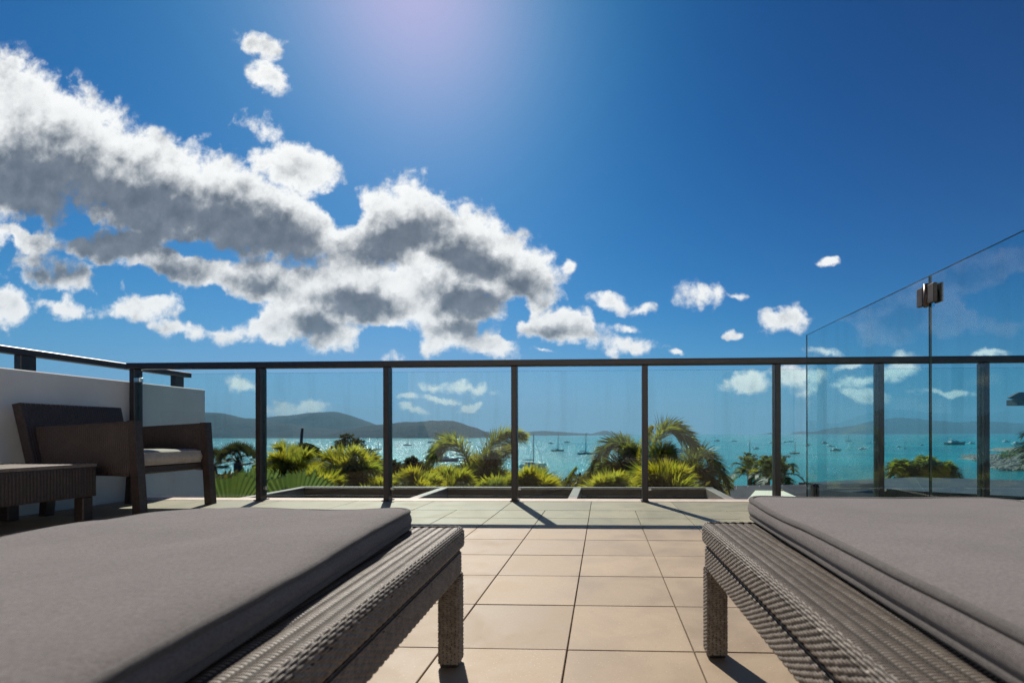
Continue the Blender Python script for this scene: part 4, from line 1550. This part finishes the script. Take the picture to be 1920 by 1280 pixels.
# pleated fan leaves close to the terrace, far left
fp = thing('pleated_palm', 'large pleated fan leaves with bright edges close below the balustrade', 'palm', (-4.2, 5.6, gz(-4.2, 5.6)))
for (b, tgt, rad, sp, Y, nrm) in (
        ((430, 985), (422, 882), 1.0, 150, 5.7, (0.35, -1, .35)), ((468, 985), (452, 876), 1.0, 130, 6.1, (-.2, -1, .4)),
        ((550, 985), (545, 878), 1.0, 140, 5.6, (.1, -1, .3)), ((585, 985), (590, 893), 1.0, 120, 5.7, (.5, -1, .3)),
        ((512, 985), (515, 890), 1.0, 120, 6.4, (0, -1, .5)), ((395, 990), (385, 900), 1.0, 130, 6.0, (.4, -1, .3))):
    p = at(b[0], b[1], Y); q = at(tgt[0], tgt[1], Y + .25)
    R = (q - p).length
    part('fan_leaf', fan_leaf_mesh(p, q - p, Vector(nrm), R * .98 * rad, R * .04, sp, 26, .04, .08), M['leaf_fan'], fp)
trunk_part(fp, Vector((-4.2, 5.6, gz(-4.2, 5.6) - .1)), at(480, 1000, 5.9), .12, .09)

G3 = 'dark fan palms by the shore'
fan_palm('fan_palm', 'dark fan palm standing against the bay left of the first cane palm', (446, 866), 20, 46, 30, G3)
fan_palm('fan_palm', 'dark fan palm half hidden behind the armchair leg', (398, 868), 21, 36, 22, G3)

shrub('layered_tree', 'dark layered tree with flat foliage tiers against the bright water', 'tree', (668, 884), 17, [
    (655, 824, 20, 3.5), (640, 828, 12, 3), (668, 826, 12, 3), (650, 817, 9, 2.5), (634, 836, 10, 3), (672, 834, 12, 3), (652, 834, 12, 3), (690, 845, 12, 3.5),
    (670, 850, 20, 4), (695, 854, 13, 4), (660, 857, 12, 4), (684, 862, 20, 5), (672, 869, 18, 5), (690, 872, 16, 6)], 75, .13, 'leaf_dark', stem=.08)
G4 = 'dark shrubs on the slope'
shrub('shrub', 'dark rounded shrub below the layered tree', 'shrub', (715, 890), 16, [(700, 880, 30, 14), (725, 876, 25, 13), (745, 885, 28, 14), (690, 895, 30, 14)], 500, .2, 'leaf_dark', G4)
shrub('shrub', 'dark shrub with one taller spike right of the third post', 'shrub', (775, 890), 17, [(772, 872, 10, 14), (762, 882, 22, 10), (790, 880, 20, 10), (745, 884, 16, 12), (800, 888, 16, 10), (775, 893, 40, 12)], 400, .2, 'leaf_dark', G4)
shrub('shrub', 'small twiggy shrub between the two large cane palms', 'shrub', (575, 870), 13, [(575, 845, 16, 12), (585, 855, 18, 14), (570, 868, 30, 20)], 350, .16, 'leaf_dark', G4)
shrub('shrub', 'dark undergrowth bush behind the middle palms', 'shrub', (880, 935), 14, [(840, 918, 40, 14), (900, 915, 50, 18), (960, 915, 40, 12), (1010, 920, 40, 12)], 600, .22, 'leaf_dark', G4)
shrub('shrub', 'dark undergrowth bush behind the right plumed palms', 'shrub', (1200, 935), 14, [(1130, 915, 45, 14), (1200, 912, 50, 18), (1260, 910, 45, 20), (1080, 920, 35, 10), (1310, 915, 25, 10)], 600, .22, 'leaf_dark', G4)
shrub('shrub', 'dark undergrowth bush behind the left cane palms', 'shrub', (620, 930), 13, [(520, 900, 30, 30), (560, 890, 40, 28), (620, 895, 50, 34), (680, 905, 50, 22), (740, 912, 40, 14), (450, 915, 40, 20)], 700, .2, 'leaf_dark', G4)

G5 = 'small palms beyond the grey roof'


def crown_palm(label, crown, Y, R, n, mat, leaf, group, lo=-25, name='coconut_palm', seedrot=0.0, mats=None, width=.05):
    c = at(crown[0], crown[1], Y)
    g = gz(c.x, Y)
    root = thing(name, label, 'palm', (c.x, Y, g), group)
    trunk_part(root, Vector((c.x, Y, g - .2)), c, .14, .1)
    r = R / FPX * Y
    for k in range(n):
        az = 2 * math.pi * (k * .381966 + seedrot)
        el = math.radians(lo + (85 - lo) * ((k + .5) / n))
        d = Vector((math.cos(az) * math.cos(el), math.sin(az) * math.cos(el), math.sin(el)))
        p1 = c + d * r * .6 + Vector((0, 0, r * .25))
        p2 = c + d * r * .95 + Vector((0, 0, -r * .35 * math.cos(el)))
        part('frond', frond_mesh(c, p1, p2, leaf, 26, False, width, .7, .02, .1), M[rnd.choice(mats) if mats else mat], root)
    return root


crown_palm('small dark palm left of the fifth dark post above the roof', (1405, 890), 22, 42, 15, 'leaf_d', .5, G5)
crown_palm('small palm with upright fronds just left of the fifth post', (1438, 888), 20, 34, 13, 'leaf_d', .45, G5, 0, seedrot=.2, mats=['leaf_d', 'leaf_g'])
crown_palm('small palm with a frond sagging right of the fifth post', (1463, 893), 19, 44, 14, 'leaf_d', .45, G5, -30, seedrot=.4)
G6 = 'rounded palms behind the charcoal roof'
for lab, cx, cy, R, n in (('rounded palm at the left end behind the charcoal roof', 1688, 897, 34, 20), ('tallest rounded palm in the middle behind the charcoal roof', 1735, 892, 36, 22),
                          ('rounded palm at the right end behind the charcoal roof', 1770, 897, 30, 18), ('small rounded palm filling the gap behind the charcoal roof', 1712, 898, 30, 16)):
    crown_palm(lab, (cx, cy), 27, R, n, 'leaf_d', .7, G6, 0, 'round_palm', rnd.random(), ['leaf_d', 'leaf_y', 'leaf_g'], .07)
crown_palm('dark palm cut by the right edge under the eave', (1966, 838), 14, 50, 14, 'leaf_dark', .5, None, -50)

pl = MB().tube([at(562, 860, 15), at(567, 801, 15)], [.055, .04], 8)
pl.tube([Vector((at(562, 860, 15).x - .1, 15, gz(at(562, 860, 15).x, 15))), at(562, 861, 15)], [.06, .055], 8)
tag(part('leaning_pole', pl, M['black']), 'thin dark leaning pole rising behind the left cane palms', 'pole')

# ------------------------------------------------------------------ breakwater
rk = MB()


def rock(mb, c, s):
    base = []
    n = 7
    for (zz, rr) in ((-.55, .8), (0.05, 1.0), (.5, .6)):
        for k in range(n):
            a = 2 * math.pi * k / n
            r = rr * rnd.uniform(.75, 1.15) * s
            base.append((c[0] + r * math.cos(a) * 1.2, c[1] + r * math.sin(a), c[2] + zz * s * rnd.uniform(.8, 1.2)))
    base.append((c[0], c[1], c[2] + s * .68))
    fs = []
    for l in range(2):
        for k in range(n):
            fs.append((l * n + k, l * n + (k + 1) % n, (l + 1) * n + (k + 1) % n, (l + 1) * n + k))
    fs += [(2 * n + k, 2 * n + (k + 1) % n, 3 * n) for k in range(n)]
    mb.add(base, fs, 0)


for k in range(1500):
    Y = rnd.uniform(262, 430)
    left = at(np.interp(Y, [262, 300, 350, 400, 430], [1880, 1850, 1832, 1812, 1806]), HYP, Y).x
    X = left + abs(rnd.gauss(0, 1)) * 40
    hgt = min(5.0, (X - left) * .16) * max(0, 1 - abs(Y - 345) / 100)
    rock(rk, (X, Y, SEA + hgt * rnd.uniform(.3, 1)), rnd.uniform(1.0, 2.4))
bw = part('breakwater', rk, M['rock'])
tag(bw, kind='stuff')
core = MB()
fl = at(1848, HYP, 560)
core.prism([(fl.x, 520, SEA - 1), (fl.x + 160, 500, SEA - 1), (fl.x + 160, 640, SEA - 1), (fl.x, 560, SEA - 1)],
           [(fl.x + 6, 525, SEA + 3), (fl.x + 160, 510, SEA + 4.5), (fl.x + 160, 630, SEA + 4.5), (fl.x + 6, 555, SEA + 3)])
fb = at(1870, HYP, 340)
core.prism([(fb.x, 290, SEA - 1), (fb.x + 120, 270, SEA - 1), (fb.x + 120, 425, SEA - 1), (fb.x, 390, SEA - 1)],
           [(fb.x + 14, 310, SEA + 2), (fb.x + 120, 300, SEA + 4.4), (fb.x + 120, 390, SEA + 4.4), (fb.x + 14, 375, SEA + 2)])
part('headland', core, M['rock'], kind='structure')
for k, (lab, x, Y, s) in enumerate((('scrubby bush on the rocks, nearest the right edge', 1915, 330, 5), ('scrubby bush crowning the rocky point left of its neighbour', 1892, 345, 4))):
    p = at(x, HYP, Y)
    p.z = SEA + 5
    m = MB()
    leafy(m, p, (s * 1.6, s * 1.3, s * .6), 300, 1.6)
    r = thing('bush', lab, 'bush', (p.x, Y, SEA + 4), 'bushes on the rocky point')
    part('foliage', m, M['leaf_d'], r)
    part('stem', MB().tube([(p.x, Y, SEA + 1), (p.x, Y, SEA + 5)], [.4, .2], 6), M['bark'], r)


# ------------------------------------------------------------------ boats
def hull_mb(L, beam, free, sheer=.25, n=12, tran=.6):
    m = MB()
    G = np.zeros((n + 1, 7, 3))
    for i in range(n + 1):
        t = i / n
        x = (t - .5) * L
        w = beam * .5 * (math.sin(math.pi * min(1, (t * .55 + .0) + (1 - t) * tran * .62 + .0)) if False else (1 - max(0, (t - .35) / .65) ** 2.2) * (tran + (1 - tran) * min(1, t / .35)))
        dk = free * (1 + sheer * max(0, (t - .4)) ** 1.5 * 2)
        ent = 0.05 * L * max(0, t - .8) / .2
        for j, (sy, sz) in enumerate(((-1, 1), (-.96, .5), (-.7, -.1), (0, -.35), (.7, -.1), (.96, .5), (1, 1))):
            G[i, j] = (x + ent * sz, w * sy, dk * sz if sz > 0 else free * sz)
    m.grid(G, smooth=True)
    deck = np.stack([G[:, 0], G[:, 6]], 1)[:, ::-1]
    deck[..., 2] -= .03 * free
    m.grid(deck, smooth=False)
    m.add([tuple(p) for p in G[0]], [tuple(range(7))])
    return m


def sailboat(L, mastH, hmat, label, cover=True, two=False):
    root = thing('sailing_boat', label, 'boat', (0, 0, 0), 'boats moored in the bay')
    part('hull', hull_mb(L, L * .29, L * .085), M[hmat], root, local=True)
    cab = MB().prism([(-.16 * L, -.085 * L, .07 * L), (.2 * L, -.055 * L, .075 * L), (.2 * L, .055 * L, .075 * L), (-.16 * L, .085 * L, .07 * L)],
                     [(-.14 * L, -.07 * L, .13 * L), (.14 * L, -.045 * L, .125 * L), (.14 * L, .045 * L, .125 * L), (-.14 * L, .07 * L, .13 * L)])
    cb = part('cabin', cab, M['hull_w'], root, local=True)
    part('window', MB().box(-.1 * L, .1 * L, -.079 * L, .079 * L, .092 * L, .108 * L), M['glassd'], cb, local=True)
    part('mast', MB().tube([(.06 * L, 0, .08 * L), (.06 * L, 0, mastH)], [.024 * L, .017 * L], 6), M['mast'], root, local=True)
    part('boom', MB().tube([(.05 * L, 0, .19 * L), (-.34 * L, 0, .2 * L)], [.022 * L, .016 * L], 6), M['sail'], root, local=True)
    rg = MB()
    for q in ((.49 * L, 0, .12 * L), (-.48 * L, 0, .1 * L), (.03 * L, .13 * L, .09 * L), (.03 * L, -.13 * L, .09 * L)):
        rg.tube([(.06 * L, 0, mastH * .98), q], .0035 * L, 4)
    part('rigging', rg, M['mast'], root, local=True)
    if cover:
        part('canopy', MB().prism([(-.34 * L, -.1 * L, .17 * L), (-.17 * L, -.09 * L, .17 * L), (-.17 * L, .09 * L, .17 * L), (-.34 * L, .1 * L, .17 * L)],
                                  [(-.32 * L, -.08 * L, .19 * L), (-.18 * L, -.07 * L, .19 * L), (-.18 * L, .07 * L, .19 * L), (-.32 * L, .08 * L, .19 * L)]), M['sail'], root, local=True)
    return root


def motorboat(L, hmat, label, fly=True):
    root = thing('motor_boat', label, 'boat', (0, 0, 0), 'boats moored in the bay')
    part('hull', hull_mb(L, L * .32, L * .11, .5, tran=.85), M[hmat], root, local=True)
    cab = MB().prism([(-.3 * L, -.12 * L, .1 * L), (.2 * L, -.09 * L, .11 * L), (.2 * L, .09 * L, .11 * L), (-.3 * L, .12 * L, .1 * L)],
                     [(-.28 * L, -.11 * L, .22 * L), (.08 * L, -.08 * L, .21 * L), (.08 * L, .08 * L, .21 * L), (-.28 * L, .11 * L, .22 * L)])
    cb = part('cabin', cab, M['hull_w'], root, local=True)
    part('window', MB().prism([(-.24 * L, -.121 * L, .145 * L), (.16 * L, -.095 * L, .145 * L), (.16 * L, .095 * L, .145 * L), (-.24 * L, .121 * L, .145 * L)],
                              [(-.24 * L, -.118 * L, .19 * L), (.115 * L, -.09 * L, .19 * L), (.115 * L, .09 * L, .19 * L), (-.24 * L, .118 * L, .19 * L)]), M['glassd'], cb, local=True)
    if fly:
        part('canopy', MB().box(-.26 * L, .02 * L, -.1 * L, .1 * L, .305 * L, .325 * L), M['hull_w'], root, local=True)
        st_ = MB()
        for x in (-.24 * L, 0):
            for y in (-.085 * L, .085 * L):
                st_.tube([(x, y, .21 * L), (x, y, .306 * L)], .008 * L, 4)
        part('canopy_post', st_, M['mast'], root, local=True)
    return root


def catamaran(L, mastH, label):
    root = thing('catamaran', label, 'boat', (0, 0, 0), 'boats moored in the bay')
    for s in (-1, 1):
        h_ = part('hull', hull_mb(L, L * .13, L * .11), M['hull_w'], root, local=True)
        h_.location = (0, s * L * .2, 0)
    part('deck', MB().box(-.4 * L, .25 * L, -.2 * L, .2 * L, .075 * L, .105 * L, .01 * L), M['hull_w'], root, local=True)
    cb = part('cabin', MB().prism([(-.28 * L, -.16 * L, .1055 * L), (.16 * L, -.13 * L, .1055 * L), (.16 * L, .13 * L, .1055 * L), (-.28 * L, .16 * L, .1055 * L)],
                                  [(-.28 * L, -.14 * L, .2 * L), (.06 * L, -.1 * L, .19 * L), (.06 * L, .1 * L, .19 * L), (-.28 * L, .14 * L, .2 * L)]), M['hull_w'], root, local=True)
    part('window', MB().prism([(-.22 * L, -.158 * L, .13 * L), (.13 * L, -.127 * L, .13 * L), (.13 * L, .127 * L, .13 * L), (-.22 * L, .158 * L, .13 * L)],
                              [(-.22 * L, -.15 * L, .168 * L), (.095 * L, -.118 * L, .168 * L), (.095 * L, .118 * L, .168 * L), (-.22 * L, .15 * L, .168 * L)]), M['glassd'], cb, local=True)
    part('mast', MB().tube([(.05 * L, 0, .1 * L), (.05 * L, 0, mastH)], [.018 * L, .013 * L], 6), M['mast'], root, local=True)
    part('boom', MB().tube([(.04 * L, 0, .28 * L), (-.38 * L, 0, .29 * L)], [.025 * L, .018 * L], 6), M['sail'], root, local=True)
    rg = MB()
    for q in ((.42 * L, 0, .13 * L), (-.1 * L, .2 * L, .11 * L), (-.1 * L, -.2 * L, .11 * L)):
        rg.tube([(.05 * L, 0, mastH * .96), q], .004 * L, 4)
    part('rigging', rg, M['mast'], root, local=True)
    part('bimini', MB().box(-.42 * L, -.285 * L, -.15 * L, .15 * L, .2 * L, .215 * L), M['sail'], root, local=True)
    return root


def put(o, x, y, heading, lift=0.0):
    d = 20.0 * FPX / (y - HYP)
    Yw = d * (math.cos(YAW) + (x - CXP) / FPX * math.sin(YAW))
    p = at(x, HYP, Yw)
    o.location = (p.x, Yw, SEA + lift)
    o.rotation_euler = (0, 0, math.radians(heading))
    return d / FPX


def dist(y):
    return 20.0 / (y - HYP)


# (kind, x, waterline y, length px, mast px, hull, heading, label)
BOATS = [
    ('cat', 998, 875, 46, 62, None, 8, 'large pale catamaran moored right of the central dark post'),
    ('sail', 1045, 845, 23, 33, 'hull_d', 10, 'dark hulled sailboat right of the catamaran mast'),
    ('sail', 1097, 851, 28, 40, 'hull_b', 20, 'navy sailboat touching the drooping grey green frond'),
    ('motor', 1033, 831, 8, 0, 'hull_d', 50, 'small dark motor boat left of the dark hulled sailboat'),
    ('motor', 1063, 829, 9, 0, 'hull_d', 5, 'small dark motor boat right of the dark hulled sailboat, far out'),
    ('sail', 764, 834, 14, 17, 'hull_d', 10, 'small sailboat in the glitter right of the third dark post'),
    ('motor', 808, 829, 13, 0, 'hull_d', 0, 'low dark boat on the bright water above the left arching frond'),
    ('motor', 836, 864, 42, 0, 'hull_b', 4, 'large navy and white motor yacht under the left arching frond'),
    ('sail', 708, 842, 15, 22, 'hull_d', 12, 'sailboat in the glitter just left of the third dark post'),
    ('sail', 681, 838, 13, 22, 'hull_d', -10, 'sailboat with its mast showing beside the layered tree'),
    ('sail', 838, 826, 12, 24, 'hull_d', 15, 'far sailboat with a mast against the hill above the left arching frond'),
    ('sail', 878, 829, 12, 18, 'hull_d', -15, 'far sailboat in the glitter between the two arching fronds'),
    ('motor', 1277, 848, 28, 0, 'hull_w', 8, 'white motor yacht behind the curling green frond'),
    ('motor', 1299, 838, 8, 0, 'hull_w', 30, 'small white boat above the rightmost drooping plume'),
    ('motor', 1345, 827, 9, 0, 'hull_d', 20, 'small far dark boat above the drooping plume right side'),
    ('motor', 1377, 828, 8, 0, 'hull_w', -15, 'small far white boat left of the tall grey sloop'),
    ('sail', 1404, 862, 32, 37, 'hull_b', 8, 'grey blue sloop with tall mast left of the fifth dark post'),
    ('motor', 1418, 842, 11, 0, 'hull_w', 25, 'small white cruiser just right of the grey blue sloop mast'),
    ('motor', 1446, 831, 7, 0, 'hull_w', 0, 'tiny white boat touching the fifth dark post'),
    ('motor', 1472, 830, 8, 0, 'hull_w', 10, 'far white boat, left one of a pair right of the fifth post'),
    ('motor', 1482, 829, 8, 0, 'hull_w', -20, 'far white boat, right one of a pair right of the fifth post'),
    ('sail', 1490, 851, 19, 24, 'hull_t', 14, 'dark timber hulled boat with short mast left of the glass screen edge'),
    ('motor', 1515, 836, 10, 0, 'hull_w', 5, 'white cruiser just inside the edge of the glass screen'),
    ('motor', 1546, 832, 11, 0, 'hull_w', 12, 'white cruiser farthest out of the three left of the sixth post'),
    ('motor', 1557, 838, 11, 0, 'hull_w', -8, 'white cruiser in the middle of three left of the sixth post'),
    ('motor', 1567, 846, 19, 0, 'hull_d', 6, 'dark hulled launch with white cabin left of the sixth post'),
    ('motor', 1617, 843, 13, 0, 'hull_w', 0, 'low white boat just left of the sixth dark post'),
    ('motor', 1632, 831, 7, 0, 'hull_w', 20, 'tiny white boat touching the sixth dark post'),
    ('motor', 1685, 839, 8, 0, 'hull_w', 8, 'small white boat between the sixth post and glass joint'),
    ('sail', 1697, 842, 9, 22, 'hull_d', 60, 'small dark sailboat above the rounded palms'),
    ('motor', 1728, 836, 8, 0, 'hull_w', 15, 'small white boat at the joint of the glass screen'),
    ('motor', 1791, 835, 34, 0, 'hull_d', 3, 'long dark vessel right of the glass joint'),
    ('motor', 1822, 833, 10, 0, 'hull_w', 0, 'pale low boat left of the rightmost dark post'),
    ('motor', 1887, 830, 11, 0, 'hull_w', 5, 'white cruiser off the rocks, the farther of two'),
    ('motor', 1907, 834, 18, 0, 'hull_w', 5, 'white cruiser off the rocks, the larger and nearer of two'),
    ('sail', 1655, 829, 9, 14, 'hull_w', 20, 'tiny far sailboat just right of the sixth dark post'),
    ('sail', 1590, 828, 8, 14, 'hull_w', -20, 'tiny far sailboat beyond the group of white cruisers'),
]
proto = {}
for (kind, x, y, lp, mp_, hm_, hd, lab) in BOATS:
    s = dist(y)
    L = lp * s * (1.25 if lp < 12 else 1.05)
    if kind == 'cat':
        o = catamaran(L, mp_ * s, lab)
    elif kind == 'sail':
        o = sailboat(L, mp_ * s, hm_, lab, lp > 15)
    else:
        o = motorboat(L, hm_, lab, lp > 9)
    put(o, x, y, hd)
